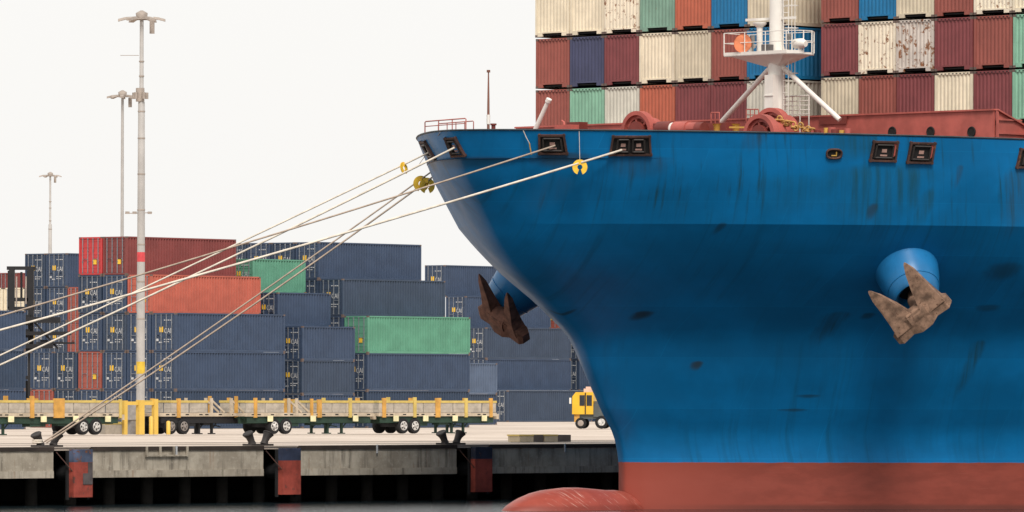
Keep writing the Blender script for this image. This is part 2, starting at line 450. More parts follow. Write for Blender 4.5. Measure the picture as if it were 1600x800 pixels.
anchor_rust = paint('anchor_rust', (.25, .15, .10, 1), .8, .85, .3, (.11, .055, .035, 1), 2.5)
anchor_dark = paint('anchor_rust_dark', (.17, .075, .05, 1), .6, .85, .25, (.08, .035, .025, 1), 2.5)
def anchor(c, a, b, shank_to, mat, label, L=1.6, fl=2.6, k_=1.0):
    a = Vector(a).normalized(); b = Vector(b); b = (b - a * a.dot(b)).normalized(); n = a.cross(b).normalized()
    root = empty('anchor', c); tag(root, label, 'anchor', 'anchors housed in the bow')
    P = lambda x, y, z: a*x + b*y + n*z
    def sec(x, y0, y1, th): return [P(x, y0, -th), P(x, y1, -th), P(x, y1, th), P(x, y0, th)]
    m = MB(); m.loft([sec(-L,-.30,.16,.22), sec(-L*.86,-.42,.30,.34), sec(-L*.45,-.36,.42,.36), sec(-.3,-.52,.5,.48), sec(.3,-.52,.5,.48), sec(L*.45,-.36,.42,.36), sec(L*.86,-.42,.30,.34), sec(L,-.30,.16,.22)])
    m.box_ = None
    m.build('crown', mat, root)
    for sd in (-1, 1):
        def s2(x0, x1, y, th, dz=0):
            xm = (x0 + x1) / 2; x0, x1 = xm + (x0 - xm) * (k_ if y > .3 else 1), xm + (x1 - xm) * (k_ if y > .3 else 1)
            return [P(sd*x0, y, -th+dz), P(sd*x1, y, -th+dz), P(sd*x1, y, th+dz), P(sd*x0, y, th+dz)]
        m = MB(); m.loft([s2(.22, 1.45, .0, .40), s2(.28, 1.36, .6, .34), s2(.48, 1.30, 1.3, .24, .05), s2(.78, 1.26, fl-.5, .15, .12), s2(1.0, 1.16, fl-.08, .05, .17), s2(1.08, 1.12, fl, .02, .18)])
        m.build('fluke', mat, root)
    m = MB(); q = Vector(shank_to) - Vector(c)
    m.tube([P(0, -.1, 0), P(0, .9, 0) * .5 + q * .3, q], [.30, .26, .24], 8); m.build('shank', mat, root)
    m = MB(); m.tube([P(-.5, .2, 0), P(.5, .2, 0)], .52, 12); m.build('pivot', mat, root)
    return root
tn = toW(tipn.x, -tipn.y, tipn.z); tf = toW(tipf.x, -tipf.y, tipf.z)
print('bolster px', pxof(tn), pxof(tf), pn)
Yn = tn.y - 1.3
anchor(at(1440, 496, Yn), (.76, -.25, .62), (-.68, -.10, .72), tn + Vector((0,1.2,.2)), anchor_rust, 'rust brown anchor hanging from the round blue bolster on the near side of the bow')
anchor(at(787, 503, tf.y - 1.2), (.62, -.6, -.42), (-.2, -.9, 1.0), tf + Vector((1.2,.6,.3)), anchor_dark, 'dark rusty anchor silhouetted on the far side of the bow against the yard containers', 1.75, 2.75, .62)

# ------------------------------------------------------------------ deck gear
m = MB()     # breakwater across the foredeck
bw = 9.0; zt = 19.18
m.box((bw, -16.2, 16.7), (bw + .08, 16.2, zt)); m.box((bw - .10, -16.2, zt), (bw + .2, 16.2, zt + .08))
for i in range(14): y = -15.5 + i * 2.4; m.prism([(bw+.08, y, 16.7), (bw+1.3, y, 16.7), (bw+.08, y, zt-.1)], (0, .05, 0))
bwk = m.build('breakwater', rust_red, ship)
m = MB()
m.prism([(bw, -16.25, 16.7), (bw+3.6, -16.25, 16.7), (bw+3.6, -16.25, 17.9), (bw+.1, -16.25, zt)], (0, -.06, 0))
m.bar((bw, -16.3, zt+.04), (bw+3.8, -16.3, 17.9), .3, .07); m.bar((bw+.06, -16.36, 18.75), (bw+1.8, -16.36, 18.75), .1, .08); m.bar((bw+.06,-16.36,18.1),(bw+3.4,-16.36,18.1),.1,.08); m.bar((bw+.05,-16.36,16.8),(bw+.05,-16.36,zt),.1,.1,up=(1,0,0))
m.build('end_bracket', rust_red, bwk)
for px in (1394, 1454, 1518):
    p = atS(px, 206, bw - .02)
    m = MB(); m.ring(p, (1,0,0), .22, .045, 20, 6); m.disc(p + Vector((.0,0,0)), (1,0,0), .2, .03, 20, 0); m.build('hole', fair_in, bwk)
m = MB(); p = atS(1302, 183, bw - .06); m.box((p.x-.03, p.y-.9, zt-.38), (p.x, p.y+.9, zt-.02)); m.build('patch_plate', rust_dk, bwk)

def wheel_ring(px, py, Rr, s, name='winch'):
    p = atS(px, py, s); m = MB()
    secs = []
    for i in range(41):
        t_ = 2*math.pi*i/40; cy, cz = math.cos(t_), math.sin(t_)
        secs.append([p + Vector((dx_, cy*r_, cz*r_)) for dx_, r_ in ((-.22, Rr+.1), (.22, Rr+.1), (.22, Rr-.1), (.06, Rr-.12), (.06, Rr-.26), (-.06, Rr-.26), (-.06, Rr-.12), (-.22, Rr-.1))])
    m.loft(secs, False, caps=False)
    w = m.build(name, rust_red, ship)
    q = MB(); q.disc(p + Vector((.6,0,0)), (1,0,0), Rr*.78, .9, 28); q.build('drum', rust_red, w)
    q = MB(); q.disc(p, (1,0,0), Rr*.55, .5, 24); q.build('hub', rust_dk, w)
    for k in range(6):
        q = MB(); a_ = k*math.pi/3 + .3; q.bar(p, p + Vector((0, math.cos(a_)*Rr, math.sin(a_)*Rr)), .12, .1); q.build('spoke', rust_red, w)
    q = MB(); q.box((p.x-.3, p.y-Rr*.9, 16.7), (p.x+1.3, p.y+Rr*.9, 17.2)); q.build('winch_bed', rust_dk, w)
    return w
wheel_ring(998, 206, .92, 3.0)
wheel_ring(1207, 204, 1.0, 4.0)
wheel_ring(1190, 212, .92, .5)
m = MB()     # pipes, drums and low gear along the deck
p0 = atS(1000, 197, 2); p1 = atS(1030, 197, 2)
low = [(1040,197,.35,rust_dk),(1052,197,.3,white),(1066,198,.38,rust_red),(1080,198,.34,rust_red),(1090,198,.34,rust_dk)]
for px, py, r, mt in low:
    p = atS(px, py+4, 1.0); m = MB(); m.tube([p + Vector((-.0,.45,0)), p + Vector((0,-.45,0))], r, 16); m.build('warping_drum', mt, ship)
for px0, px1, y0 in ((885, 905, 198), (1100, 1135, 200), (1020, 1060, 200)):
    a_ = atS(px0, y0, 2.5); b_ = atS(px1, y0, 2.5)
    m = MB(); m.box((2.5, b_.y, a_.z-.6), (3.1, a_.y, a_.z+.22)); m.build('deck_box', rust_dk, ship)
yel = plain('deck_yellow', (.62, .36, .07, 1), .5)
rnd = random.Random(3)
m = MB(); p = atS(1215, 188, 1.5); q = atS(1268, 205, 1.5); N = 17
for i in range(N):   # anchor chain leading off the windlass
    c_ = p.lerp(q, i / (N-1)) + Vector((rnd.uniform(-.1,.1), 0, .12*math.sin(i*1.3)))
    m.ring(c_, (1, .3, .2) if i % 2 else (.2, .1, 1), .125, .045, 12, 6)
m.build('anchor_chain', plain('chain_ochre', (.50, .27, .08, 1), .7), ship)
for i in range(8):
    px = 1262 + i*9 + rnd.uniform(-3,3); c_ = atS(px, 205 + rnd.uniform(-2,2), 2.0)
    m = MB(); m.tube([c_ + Vector((0,0,-.5)), c_ + Vector((0,0,rnd.uniform(.0,.2)))], rnd.uniform(.08,.2), 10); m.build('valve', [yel, rust_red, rust_dk][i % 3], ship)
for px in (1120, 1150, 1172):
    c_ = atS(px, 200, 1.5); m = MB(); m.tube([c_+Vector((0,0,-1)), c_+Vector((0,0,.12)), c_+Vector((0,0,.2))], [.16,.16,.24], 12); m.build('vent_cowl', [roller_m, yel, roller_m][int(px) % 3], ship)
m = MB(); a_ = atS(1140,199,1.2); b_ = atS(1180,199,1.2); m.bar(a_, b_, .08, .08); m.build('pipe', yel, ship)
for px0, px1, y0 in ((1510, 1538, 213), (1568, 1590, 214)):
    a_, b_ = atW(px0, y0, 13.5), atW(px1, y0, 13.5); m = MB()
    m.tube([a_+Vector((0,0,-.4)), a_+Vector((0,0,.06)), a_+Vector((.08,0,.12)), b_+Vector((-.08,0,.12)), b_+Vector((0,0,.06)), b_+Vector((0,0,-.4))], .035, 6)
    m.build('handrail', yel, ship)
# handrails by the windlass
def rail(pts, h, mat, r=.03, posts=4, mid=True, name='handrail'):
    m = MB(); a_, b_ = Vector(pts[0]), Vector(pts[1]); up = Vector((0,0,h))
    m.tube([a_, a_+up*.93, a_+up+(b_-a_)*.02, b_+up-(b_-a_)*.02, b_+up*.93, b_], r, 6)
    if mid: m.tube([a_+up*.55, b_+up*.55], r*.8, 6)
    for i in range(1, posts): c_ = a_.lerp(b_, i/posts); m.tube([c_, c_+up], r*.9, 6)
    return m.build(name, mat, ship)
rail([atS(1111, 200, 3.5), atS(1124, 200, 3.5)], .75, rust_red, .03, 2)
rail([atS(1166, 190, 6.5), atS(1185, 190, 6.5)], .6, rust_red, .03, 3)
# bow pulpit
pk = paint('rail_pink', rgb(168, 98, 88, 1.0), .1)
q0 = toL(at(664, 207, toW(-11,-2.5,0).y)); q1 = toL(at(728, 202, toW(-10.5,.2,0).y))
rail([q0, q1], .52, pk, .03, 3)
q2 = q0 + Vector((.7, .0, 0)); rail([q0+Vector((.5,-.4,0)), q1+Vector((.7,.2,0))], .42, pk, .026, 4, False)
# jackstaff
p = atW(763, 199, .8)
m = MB(); m.tube([p+Vector((0,0,-.5)), p+Vector((0,0,1.2)), p+Vector((0,0,2.62))], [.07,.055,.03], 8); m.box((p.x-.06,p.y-.06,p.z+2.6),(p.x+.06,p.y+.06,p.z+2.72)); js = m.build('jackstaff', paint('staff_rust', (.24,.10,.07,1), .5), ship)
m = MB(); m.tube([p+Vector((0,0,.15)), p+Vector((0,0,.6))], .085, 8); m.build('collar', white, js)
p = atW(771, 196, .8); m = MB(); m.tube([p+Vector((0,0,-.5)), p+Vector((0,0,.02))], .10, 10); m.disc(p+Vector((0,0,.05)), (0,0,1), .15, .08); m.build('vent_cowl', rust_dk, ship)
# davit
a_ = atS(838, 199, -2); b_ = atS(857, 157, -2); m = MB(); m.tube([a_+(a_-b_)*.5, b_], [.13,.10], 10); m.disc(b_, b_-a_, .14, .18); m.build('davit', white, ship)
p = atS(880, 200, 0); m = MB(); m.box((p.x,p.y-.5,p.z-.8),(p.x+.6,p.y+.6,p.z+.16)); m.tube([p+Vector((.2,.1,0)),p+Vector((.2,.15,.3)),p+Vector((.2,.3,.38))],.05,8); m.build('deck_locker', rust_red, ship)
# hatch cover / stack platform under the containers
m = MB(); m.box((11.2, -17.6, 16.7), (25, 17.6, 18.55)); m.build('hatch_cover', rust_dk, ship)

# ------------------------------------------------------------------ foremast
MS = 6.8
mast = MB(); base = atS(1213, 190, MS); my = base.y
mast.tube([(MS, my, 16.7), (MS, my, 22.4), (MS, my, 22.7), (MS, my, 31)], [.42, .42, .36, .32], 20)
fm = mast.build('foremast', white, ship)
Z_ = lambda py: atS(1213, py, MS).z
zpl = Z_(84)
pl = MB(); x0, x1 = atS(1151, 84, MS).y, atS(1262, 84, MS).y
deckpoly = [(MS-.9, x0, 0), (MS+.9, x0, 0), (MS+1.0, x1+.5, 0), (MS+.3, x1, 0), (MS-.3, x1, 0), (MS-1.0, x1+.5, 0)]
pl.loft([[(a, b, zpl - .10) for a, b, _ in deckpoly], [(a, b, zpl) for a, b, _ in deckpoly]])
pl.loft([[(MS + (a-MS)*.25, my + (b-my)*.2, zpl-.62) for a, b, _ in deckpoly], [(MS+(a-MS)*.95, my+(b-my)*.86, zpl-.10) for a, b, _ in deckpoly]])
for sgn in (0, 1):
    e0 = deckpoly[0] if not sgn else deckpoly[5]
    pl.bar((e0[0], e0[1], zpl+.02), (deckpoly[5][0] if not sgn else deckpoly[4][0], deckpoly[5][1] if not sgn else deckpoly[4][1], zpl+.02), .06, .16)
pl.build('platform', white, fm)
rl = MB(); hts = (.55, 1.05)
for h in hts:
    pp = [Vector((a, b, zpl + h)) for a, b, _ in deckpoly]
    for i in range(len(pp)): 
        rl.tube([pp[i], pp[(i+1) % len(pp)]], .022, 6)
for i, (a, b, _) in enumerate(deckpoly):
    rl.tube([(a, b, zpl), (a, b, zpl+1.05)], .032, 6)
    c2 = deckpoly[(i+1) % 6]
    if i in (1, 5):
        for k in (1, 2): q_ = Vector((a, b, 0)).lerp(Vector((c2[0], c2[1], 0)), k/3); rl.tube([(q_.x, q_.y, zpl), (q_.x, q_.y, zpl+1.05)], .026, 6)
rl.build('guard_rail', white, fm)
for (pxa, pya, pxb, pyb) in ((1206, 103, 1128, 190), (1221, 103, 1312, 187)):
    a_ = atS(pxa, pya, MS); b_ = atS(pxb, pyb, MS + .8); m = MB(); m.tube([a_, b_], .13, 12); m.build('strut', white, fm)
# horn
orange = plain('horn_orange', (.80, .26, .12, 1), .45)
hc = atS(1162, 68, MS-.8); m = MB()
ax = Vector((-.93, -.36, .05)).normalized()
m.tube([hc - ax*.95, hc - ax*.5, hc - ax*.15, hc + ax*.12], [.07, .12, .33, .47], 20, caps=False)
m.tube([hc + ax*.10, hc - ax*.15, hc - ax*.48], [.45, .31, .10], 20); hn = m.build('horn', orange, fm); m = MB(); m.tube([hc - ax*.40, hc - ax*.30], .14, 12); m.build('horn_dark_disc', steel_dk, hn)  # black disc paints in the shade deep inside the horn
m = MB(); m.tube([hc - ax*1.3, hc - ax*.9], .12, 10); m.bar(hc - ax*.9, hc - ax*.9 - Vector((0,0,.45)), .08, .08); m.build('horn_driver', white, hn)
# radar pedestal, lamps
c_ = atS(1187, 60, MS-.2); m = MB()
m.tube([(c_.x, c_.y, zpl), (c_.x, c_.y, Z_(40))], .15, 12); m.tube([(c_.x, c_.y, Z_(42)), (c_.x, c_.y, Z_(37)), (c_.x, c_.y, Z_(34))], [.16, .34, .34], 12)
m.build('lamp_pedestal', white, fm)
c_ = atS(1250, 68, MS-.4); m = MB(); m.tube([c_ + Vector((0,0,-.4)), c_ + Vector((0,0,-.1))], .1, 8); m.tube([c_ + Vector((0,.35,0)), c_ + Vector((0,.3,0)), c_ + Vector((0,-.15,0)), c_ + Vector((0,-.38,-.03))], [.16,.25,.25,.15], 14); m.build('searchlight', white, fm)
c_ = atS(1199, 72, MS-.7); m = MB(); m.box((c_.x-.2, c_.y-.22, zpl), (c_.x+.2, c_.y+.22, zpl+.42)); m.build('lamp_box', plain('lamp_grey', (.13,.12,.12,1)), fm)
for px in (1176, 1232):
    c_ = atS(px, 72, MS-.6); m = MB(); m.tube([(c_.x, c_.y, zpl), (c_.x, c_.y, zpl+.6)], .05, 8); m.tube([(c_.x, c_.y, zpl+.6), (c_.x, c_.y, zpl+.9)], .12, 10); m.build('signal_lamp', plain('lamp_dark', (.2,.19,.18,1)), fm)
# upper yard arm, ladder, cage
z_y = Z_(29); m = MB(); m.bar((MS, atS(1166,29,MS).y, z_y), (MS, atS(1243,29,MS).y, z_y), .12, .13); m.build('yard_arm', white, fm)
m = MB(); yl = [atS(1224, 60, MS-.1).y, atS(1232, 60, MS-.1).y]
for y in yl: m.tube([(MS-.1, y, 18.3), (MS-.1, y, 31)], .022, 5)
zz = 18.5
while zz < 31: m.tube([(MS-.1, yl[0], zz), (MS-.1, yl[1], zz)], .018, 5); zz += .3
m.build('ladder', white, fm)
m = MB()
for px in (1237, 1242): y = atS(px, 60, MS+.3).y; m.tube([(MS+.3, y, Z_(118)), (MS+.3, y, 31)], .022, 5)
zz = Z_(115)
while zz < 31: m.ring((MS+.2, (atS(1232,60,MS).y), zz), (0,0,1), .34, .016, 14, 5); zz += 1.1
m.build('ladder_cage', white, fm)
m = MB(); y0, y1 = atS(1200,140,MS-.5).y, atS(1213,140,MS-.5).y; m.box((MS-.75, y1, Z_(178)), (MS-.35, y0, Z_(118))); m.bar((MS-.76,y0+.02,Z_(150)),(MS-.76,y1-.02,Z_(150)),.06,.06); m.build('cable_box', white, fm)
# ladder / gate frame right of the mast foot
m = MB(); zA, zB = Z_(180), Z_(149)
for px in (1227, 1238, 1250, 1264): y = atS(px, 160, MS+1.2).y; m.tube([(MS+1.2, y, zA-1), (MS+1.2, y, zB)], .035, 6)
for py in (149, 157, 164, 171, 178): m.tube([(MS+1.2, atS(1225,160,MS+1.2).y, Z_(py)), (MS+1.2, atS(1265,160,MS+1.2).y, Z_(py))], .028 if py > 149 else .045, 6)
m.build('platform_rail', white, fm)

# ------------------------------------------------------------------ containers
STEEL = plain('frame_steel', (.14, .10, .085, 1), .7)
BODY = plain('body_default', (.5, .5, .5, 1)); ROD = plain('lock_rod', (.26, .28, .31, 1), .4, .3)
MARK = plain('marking_white', (.50, .51, .52, 1), .5); YLW = plain('marking_yellow', (.75, .46, .04, 1), .5)
DARK = plain('slot_dark', (.008, .008, .009, 1), .8)
def corr(m, p0, p1, z0, z1, n, per=.28, dep=.045, mi=0):
    """corrugated sheet from p0 to p1 (xy), crests out along n"""
    p0 = Vector((*p0, 0)); p1 = Vector((*p1, 0)); n = Vector((*n, 0)); L = (p1-p0).length; d = (p1-p0)/L
    k = max(2, round(L / per)); per = L / k; pr = []
    for i in range(k):
        pr += [(i*per, 0), (i*per + per*.28, 0), (i*per + per*.5, -dep), (i*per + per*.78, -dep)]
    pr.append((L, 0)); vs = []
    for x, o in pr:
        q = p0 + d*x + n*o; vs += [(q.x, q.y, z0), (q.x, q.y, z1)]
    m.add(vs, [(2*i, 2*i+2, 2*i+3, 2*i+1) for i in range(len(pr)-1)], mi=mi)
def text_mesh(txt, size):
    cu = bpy.data.curves.new('t', 'FONT'); cu.body = txt; cu.size = size; cu.extrude = .004; cu.resolution_u = 2
    o = bpy.data.objects.new('t', cu); COL.objects.link(o); dg = bpy.context.evaluated_depsgraph_get()
    me = bpy.data.meshes.new_from_object(o.evaluated_get(dg)); bpy.data.objects.remove(o)
    vs = [tuple(v.co) for v in me.vertices]; fs = [tuple(p.vertices) for p in me.polygons]; bpy.data.meshes.remove(me)
    return vs, fs
CAI = text_mesh('CAI', .50)
def template(L, H, front, marks=True):
    W_ = 2.438; root = empty('container')
    fr = MB(); e = .15
    for x in (0, L):
        for y in (0, W_):
            sx = 1 if x == 0 else -1; sy = 1 if y == 0 else -1
            fr.box((min(x, x+sx*e), min(y, y+sy*e), .12), (max(x, x+sx*e), max(y, y+sy*e), H-.12))
            for z in (0, H-.118):   # corner castings
                fr.box((min(x-.004*sx, x+sx*.19), min(y-.004*sy, y+sy*.17), z), (max(x-.004*sx, x+sx*.19), max(y-.004*sy, y+sy*.17), z+.118), 1)
    for y in (0, W_):
        sy = 1 if y == 0 else -1
        for z0, z1 in ((.005, .17), (H-.10, H)): fr.box((.19, min(y, y+sy*.08), z0), (L-.19, max(y, y+sy*.08), z1))
    for x in (0, L):
        sx = 1 if x == 0 else -1
        a_, b_ = min(x, x+sx*.08), max(x, x+sx*.08)
        fr.box((a_, .17, H-.13), (b_, W_-.17, H-.01))
        if x == 0 and front:                      # tunnel recess in the bottom rail
            fr.box((a_, .17, .03), (b_, .52, .24)); fr.box((a_, W_-.52, .03), (b_, W_-.17, .24)); fr.box((a_, .52, .19), (b_, W_-.52, .27))
        else: fr.box((a_, .17, .02), (b_, W_-.17, .17))
    fr.build('frame', [BODY, STEEL], root)
    m = MB(); corr(m, (.14, .015), (L-.14, .015), .16, H-.09, (0, -1), .30, .09); m.build('side_wall', BODY, root)
    m = MB(); m.add([(.14, W_-.04, .16), (L-.14, W_-.04, .16), (L-.14, W_-.04, H-.09), (.14, W_-.04, H-.09)], [(3,2,1,0)]); m.build('side_wall', BODY, root)
    m = MB(); m.box((.08, .08, H-.06), (L-.08, W_-.08, H-.004)); m.build('roof', BODY, root)
    m = MB(); m.add([(L-.05, .14, .16), (L-.05, W_-.14, .16), (L-.05, W_-.14, H-.09), (L-.05, .14, H-.09)], [(0,1,2,3)]); m.build('end_wall', BODY, root)
    m = MB(); m.box((.1, .1, .08), (L-.1, W_-.1, .14)); m.build('floor', DARK, root)
    if front:
        m = MB(); corr(m, (.02, W_-.14), (.02, .14), .24, H-.12, (-1, 0), .245, .05)
        for k in range(9): y = .26 + k*.24; m.box((-.006, y, H-.105), (.02, y+.1, H-.055), 1)
        m.build('end_wall', [BODY, DARK], root)
    else:
        for i, (y0, y1) in enumerate(((W_/2+.01, W_-.15), (.15, W_/2-.01))):
            m = MB(); m.box((.05, y0, .18), (.09, y1, H-.13))
            for zf in (.18, .36, .54, .72, .88):
                m.box((.03, y0+.05, H*zf), (.055, y1-.05, H*zf+.12))
            if marks:
                if i == 1:
                    for zf, n_ in ((.30, 4), (.24, 3), (.80, 4)):
                        for q in range(n_): m.box((-.0, y1-.12-q*.2, H*zf), (.03, y1-.02-q*.2+.02, H*zf+.07), 1)
                else: m.box((.0, y0+.55, H*.27), (.03, y0+.85, H*.33), 1); m.box((.0, y0+.2, H*.22), (.03, y0+.5, H*.25), 1)
            dr = m.build('door', [BODY, MARK], root)
            for k, yf in enumerate((.25, .76)):
                y = y0 + (y1-y0)*yf; m = MB(); m.bar((.005, y, .12), (.005, y, H-.08), .05, .05, up=(1,0,0)); 
                for zf in (.05, .33, .62, .93): m.box((-.02, y-.06, H*zf), (.02, y+.06, H*zf+.07))
                m.bar((-.02, y, H*.42), (-.02, y - .42*(1 if k else -1), H*.42), .03, .04)
                m.build('lock_rod', ROD, dr)
            if marks and i == 1:
                # lettering and number lines on the right-hand door
                vs, fs = CAI; m = MB()
                m.add([(.004 - z, y1-.02 - x*.9, H*.47 + y*1.15) for x, y, z in vs], [f for f in fs]); m.build('lettering', MARK, dr)
            elif marks: m = MB(); m.box((.0, y0+.08, H*.5), (.03, y0+.45, H*.64)); m.build('square_sticker', YLW, dr)
            if not marks and i == 1: m = MB(); m.box((-.0, y1-.62, H*.28), (.03, y1-.26, H*.42)); m.build('square_sticker', YLW, dr)
    return root
T_ = {'hc': template(12.19, 2.897, False), 'hcp': template(12.19, 2.897, False, False), 'std': template(6.06, 2.607, False), 'ship': template(12.19, 2.575, True)}
used = set()
cm = {}
def cmat(key):
    if key in cm: return cm[key]
    pal = {'navy': (rgb(50,64,86,.80), .12), 'navy2': (rgb(42,56,76,.80), .12), 'slate': (rgb(50,62,80,.80), .12), 'steelblue': (rgb(84,98,120,.95), .1),
           'maroon': (rgb(124,62,60,1.05), .1), 'red': (rgb(196,64,66,1.1), .1), 'brick': (rgb(156,82,70,1.05), .35), 'orange': (rgb(190,100,82,1.12), .15),
           'green': (rgb(98,158,132,1.2), .15), 'cream': (rgb(230,217,192,1.02), .3), 'creamrust': (rgb(234,222,200,1.02), .85), 'whiterust': (rgb(206,196,186,1.05), 1.0),
           'greywhite': (rgb(210,206,192,1.02), .3), 'tan': (rgb(208,196,172,1.02), .15), 'brown': (rgb(146,80,70,1.0), .12), 'wine': (rgb(126,64,66,1.0), .1),
           'rust': (rgb(182,98,74,1.0), .2), 'blue': (rgb(20,112,160,1.0), .12), 'mint': (rgb(138,186,160,1.08), .3), 'sage': (rgb(124,158,140,1.0), .45),
           'indigo': (rgb(66,70,98,1.0), .12), 'darkdoor': (rgb(120,60,60,1.0), .1)}
    c, r = pal[key]
    cm[key] = paint('paint_' + key, c, r, .5, .07, (.22, .085, .03, 1)); return cm[key]
def container(kind, color, loc, rz, label, group):
    r = T_[kind]; mats = {'body_default': cmat(color)}
    if kind not in used:
        used.add(kind)
        def ap(o):
            if o.type == 'MESH':
                for sl in o.material_slots:
                    if sl.material and sl.material.name in mats: mm = mats[sl.material.name]; sl.link = 'OBJECT'; sl.material = mm
            for ch in o.children: ap(ch)
        ap(r); c = r
    else:
        def cp(o, par):
            c = o.copy(); COL.objects.link(c); c.parent = par
            if o.type == 'MESH':
                for i, sl in enumerate(c.material_slots):
                    if o.data.materials[i] and o.data.materials[i].name == 'body_default': sl.link = 'OBJECT'; sl.material = mats['body_default']
            for ch in o.children: cp(ch, c)
            return c
        c = cp(r, None)
    c.location = loc; c.rotation_euler = (0, 0, rz); tag(c, label, 'container', group); return c

NAMES = {'navy': 'navy blue', 'navy2': 'dark navy', 'slate': 'slate blue', 'steelblue': 'light steel blue', 'maroon': 'maroon', 'red': 'bright red', 'brick': 'brick red', 'orange': 'orange',
  'green': 'mint green', 'cream': 'cream', 'creamrust': 'rust spotted cream', 'whiterust': 'heavily rusted white', 'greywhite': 'greyish white', 'tan': 'tan', 'brown': 'brown red', 'wine': 'wine red',
  'rust': 'rusty orange', 'blue': 'bright blue', 'mint': 'pale mint', 'sage': 'grey green', 'indigo': 'indigo', 'darkdoor': 'dark red'}
# --- on the ship: 14 columns, three visible tiers
TOP = 'cream cream creamrust sage rust blue tan - brown blue tan brown creamrust cream'.split()
MID = 'brown indigo wine cream tan brown blue - wine creamrust whiterust wine brown mint'.split()
LOW = 'brown mint greywhite rust wine wine greywhite - tan brown wine cream wine mint'.split()
left_ord = ['leftmost', 'second', 'third', 'fourth', 'fifth', 'sixth', 'seventh']
for tier, (row_, tn_, z0) in enumerate(((LOW, 'lowest', 18.68), (MID, 'middle', 21.33), (TOP, 'top', 23.98), ('tan brown blue wine cream wine rust - brown cream wine tan blue brown'.split(), 'unseen uppermost', 26.63))):  # fourth tier is out of view, added to shade the slot beside the mast
    for i, cn in enumerate(row_):
        if cn == '-': continue
        w0 = -17.5 + 2.5 * (i + 1) - .03      # near (right) edge of the column
        place = ('%s column from the left' % left_ord[i] if i else 'leftmost column') if i < 6 else ('column behind the white mast' if i == 6 else '%s column right of the mast' % ['first', 'second', 'third', 'fourth', 'fifth', 'sixth'][i-8])
        container('ship', cn, toW(11.69 + rnd.uniform(-.03, .03), w0, z0 + .02), A,
                  '%s container, %s tier on the ship, %s' % (NAMES[cn], tn_, place), 'containers stacked on the ship')
# --- in the yard
AY = R(49.7); UY = Vector((math.cos(AY), math.sin(AY), 0)); VY = Vector((math.sin(AY), -math.cos(AY), 0))
GZ = ZC - 3.2; ZQ = ZC - 3.0
def gxy(px, Z): return Vector(((px - 800) / F * Z, Z, 0))
C4 = gxy(274, 480)
lev = ['bottom', 'second', 'third', 'fourth', 'fifth']
def yard(kind, color, base, col, l, where, extra='', jit=True):
    h = 2.9 if kind == 'hc' else 2.61
    p = base - VY * 2.56 * col + UY * (rnd.uniform(-.05, .05) if jit else 0)
    if kind == 'hc' and color not in ('navy','navy2','slate'): kind = 'hcp'
    return container(kind, color, (p.x, p.y, GZ + h * l + .01), AY, ('%s container, %s level of the %s, %s' % (NAMES[color], lev[l], where, extra)).strip(), 'containers stacked in the yard')
W1 = 'lamp mast stack'
cols1 = ['rightmost door column', 'second door column from the right', 'third door column from the right', 'fourth door column from the right', 'fifth door column from the right', 'sixth door column from the right']
B1 = {0: ['navy2','navy','navy'], 1: ['navy','navy','navy','orange'], 2: ['navy','navy','slate','navy','maroon'], 3: ['navy','brick','navy','navy2','red'], 4: ['navy2','navy2'], 5: ['brick','navy']}
for col, lst in B1.items():
    for l, cn in enumerate(lst): yard('hc', cn, C4, col, l, W1, cols1[col])
B2 = C4 + UY * 14.15
for col, lst in {0: [(0,'navy'),(1,'slate'),(2,'navy')], 1: [(3,'navy')], 2: [(4,'green')]}.items():
    for l, cn in lst: yard('std', cn, B2, col, l, 'low stack', 'left of long green one')
B3 = C4 + UY * 21.68
for col, l, cn, ex in ((0,0,'navy2','just above the trailers'),(0,1,'navy','beneath the long green one'),(0,2,'green','the long one'),
        (1,3,'slate','above the long green one'),(2,3,'navy2','only doors showing'),
        (2,4,'navy','long side against the sky'),(1,2,'navy','doors beside green doors'),(3,4,'navy2','first doors beside it'),(4,4,'navy','second doors beside it'),(5,4,'slate','third doors beside it')):
    yard('hc', cn, B3, col, l, 'stack by the ship', ex)
Bm = gxy(704, 540)
yard('std', 'steelblue', Bm, 0, 1, 'small stack', 'pale ribbed side')
yard('std', 'slate', Bm, 0, 0, 'small stack', 'beneath the pale steel blue one')
Bf = gxy(760, 590)
for col, l, cn, ex in ((2,4,'navy','against the sky beside the far anchor'),(1,3,'navy','directly behind the far anchor'),(0,2,'slate','under the tip of the far anchor'),(0,1,'navy','above the lowest visible one'),(-1,0,'slate','left of the yellow tractor')):
    yard('hc', cn, Bf, col, l, 'far stack', ex)
Bg = Bf + UY * 13.4
for col, l, cn, ex in ((1,3,'brick','brick doors under the far anchor'),(0,2,'slate','narrow strip of doors against the hull'),(0,1,'navy2','doors above the yellow tractor'),(-1,0,'navy','doors behind the yellow tractor')):
    yard('hc', cn, Bg, col, l, 'farthest stack', ex)
Bl = gxy(104, 545)
for col, l, cn, ex in ((0,4,'navy','topmost beside the bright red one'),(1,4,'navy2','topmost above the black mast'),(0,3,'navy','under the topmost right one'),(1,3,'navy2','behind the black mast top'),(-1,3,'brick','narrow doors below the topmost'),
                   (-1,2,'brick','narrow doors by black mast'),(0,2,'slate','behind the black mast arms'),(1,2,'navy','behind the black mast'),(2,3,'cream','doors behind the black mast'),(3,3,'cream','doors at the left edge'),(1,1,'navy','low behind the black mast'),(0,1,'navy2','low beside the black mast')):
    yard('hc', cn, Bl, col, l, 'far left stack', ex)
yard('hc', 'maroon', gxy(24, 640), 0, 4, 'distant left stack', 'seen above the cream one')
Bz = gxy(-146, 461)
for l, cn in enumerate(('navy', 'navy2', 'navy')): yard('hc', cn, Bz, 0, l, 'stack cut by left edge', 'at black mast')

